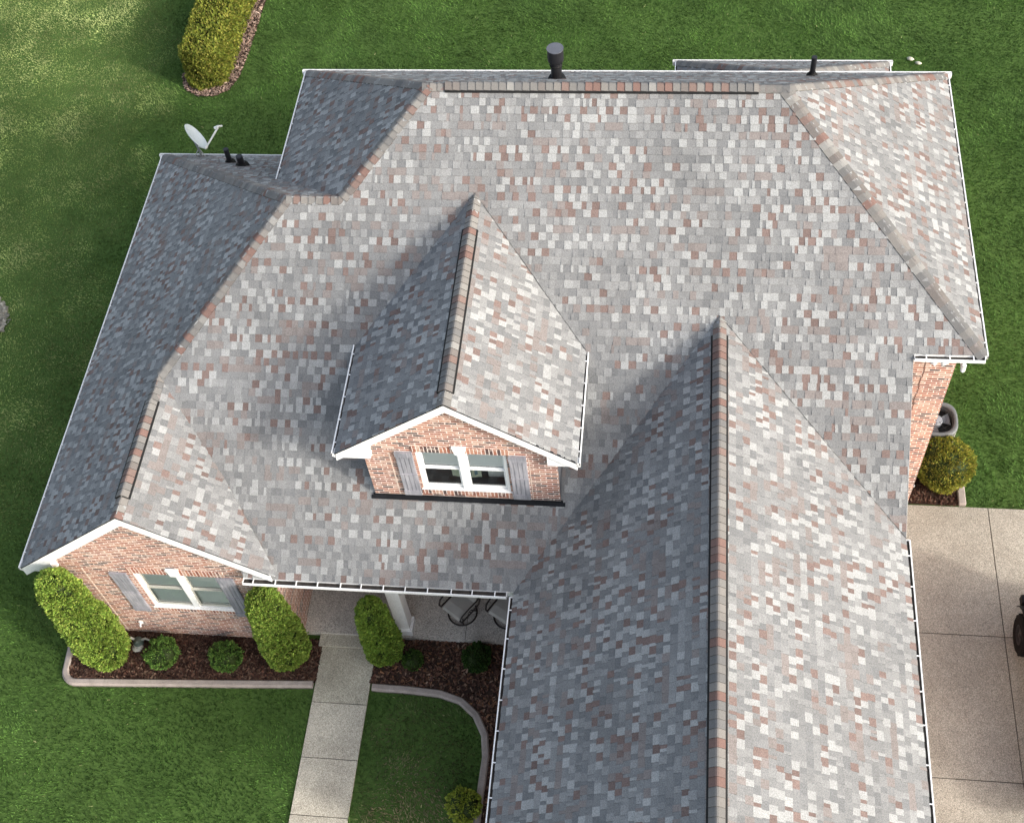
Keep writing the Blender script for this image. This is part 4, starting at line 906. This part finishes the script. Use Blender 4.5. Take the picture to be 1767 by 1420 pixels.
for v in bpy.data.objects['windscreen'].data.vertices: v.co.y -= .03
for s in (-1, 1):
    for (y0, y1) in ((-.35, .35), (.45, 1.15), (1.25, 1.85)):
        mb = MB(); xa, xb = s * .742, s * .652; mb.face([(xa, y0, 1.18), (xa, y1, 1.18), (xb, y1 - .03, 1.70), (xb, y0 + (.2 if y0 < 0 else .03), 1.70)]); mb.build('window', m_carglass, car)
    for wy in (-1.48, 1.48):
        mb = MB(); pr = [(.20, -.13), (.36, -.14), (.405, -.11), (.41, 0), (.405, .11), (.36, .14), (.20, .13)]; mb.lathe(pr, (s * .80, wy, .41), (1, 0, 0), 32)
        for k in range(26):
            th = 2 * math.pi * k / 26; r_ = Vector((0, math.cos(th), math.sin(th))); tt = Vector((0, -math.sin(th), math.cos(th)))
            mb.obox(Vector((s * .80 + (.06 if k % 2 else -.06), wy, .41)) + r_ * .41, (.055, 0, 0), tt * .026, r_ * .012)
        w_ = mb.build('wheel', m_tyre, car)
        mb = MB(); mb.lathe([(.21, .10), (.20, .13), (.17, .09), (.07, .08), (.06, .11), (0, .115)] if s > 0 else [(.21, -.10), (.20, -.13), (.17, -.09), (.07, -.08), (.06, -.11), (0, -.115)], (s * .80, wy, .41), (1, 0, 0), 24); mb.build('rim', m_black, w_, True)
        mb = MB(); A_ = [(math.cos(q) * .56, math.sin(q) * .52) for q in np.linspace(.25, math.pi - .25, 9)]
        for (c0, c1) in zip(A_[:-1], A_[1:]): mb.prism([(s * .70, wy + c0[0], .44 + c0[1]), (s * .70, wy + c1[0], .44 + c1[1]), (s * .93, wy + c1[0], .42 + c1[1]), (s * .93, wy + c0[0], .42 + c0[1])], (0, 0, .04))
        mb.build('fender', m_blackmat, car)
    mb = MB(); mb.box(s * .76 - .03, s * .76 + .03, 2.0, 2.06, .80, 1.02); mb.build('taillight', vary('red_lens', (.18, .01, .01), .1, 5, 30, .3, .5) if s < 0 else bpy.data.materials['red_lens'], car)
    mb = MB(); mb.lathe([(.0, .0), (.09, .0), (.09, .03), (0, .04)], (s * .5, -2.10, .86), (0, -1, 0), 20); mb.build('headlight', m_pale, car, True)
    mb = MB(); mb.tube([(s * .76, -.45, 1.12), (s * .90, -.47, 1.16)], .02, 6); mb.obox((s * .95, -.47, 1.18), (.07, 0, 0), (0, .04, 0), (0, 0, .07)); mb.build('mirror', m_blackmat, car)
    mb = MB(); mb.tube([(s * .84, -.85, .45), (s * .84, .85, .45)], .04, 8); mb.build('side_step', m_black, car)
mb = MB(); mb.box(-.85, .85, 2.05, 2.22, .52, .70); mb.box(-.8, .8, -2.35, -2.13, .52, .72); mb.build('bumper', m_blackmat, car)
mb = MB(); mb.lathe([(.18, 0), (.36, -.01), (.39, .03), (.395, .12), (.38, .2), (.33, .23), (.18, .21), (0, .16)], (0, 2.04, .98), (0, 1, 0), 28); mb.build('spare_wheel', m_tyre, car, True)
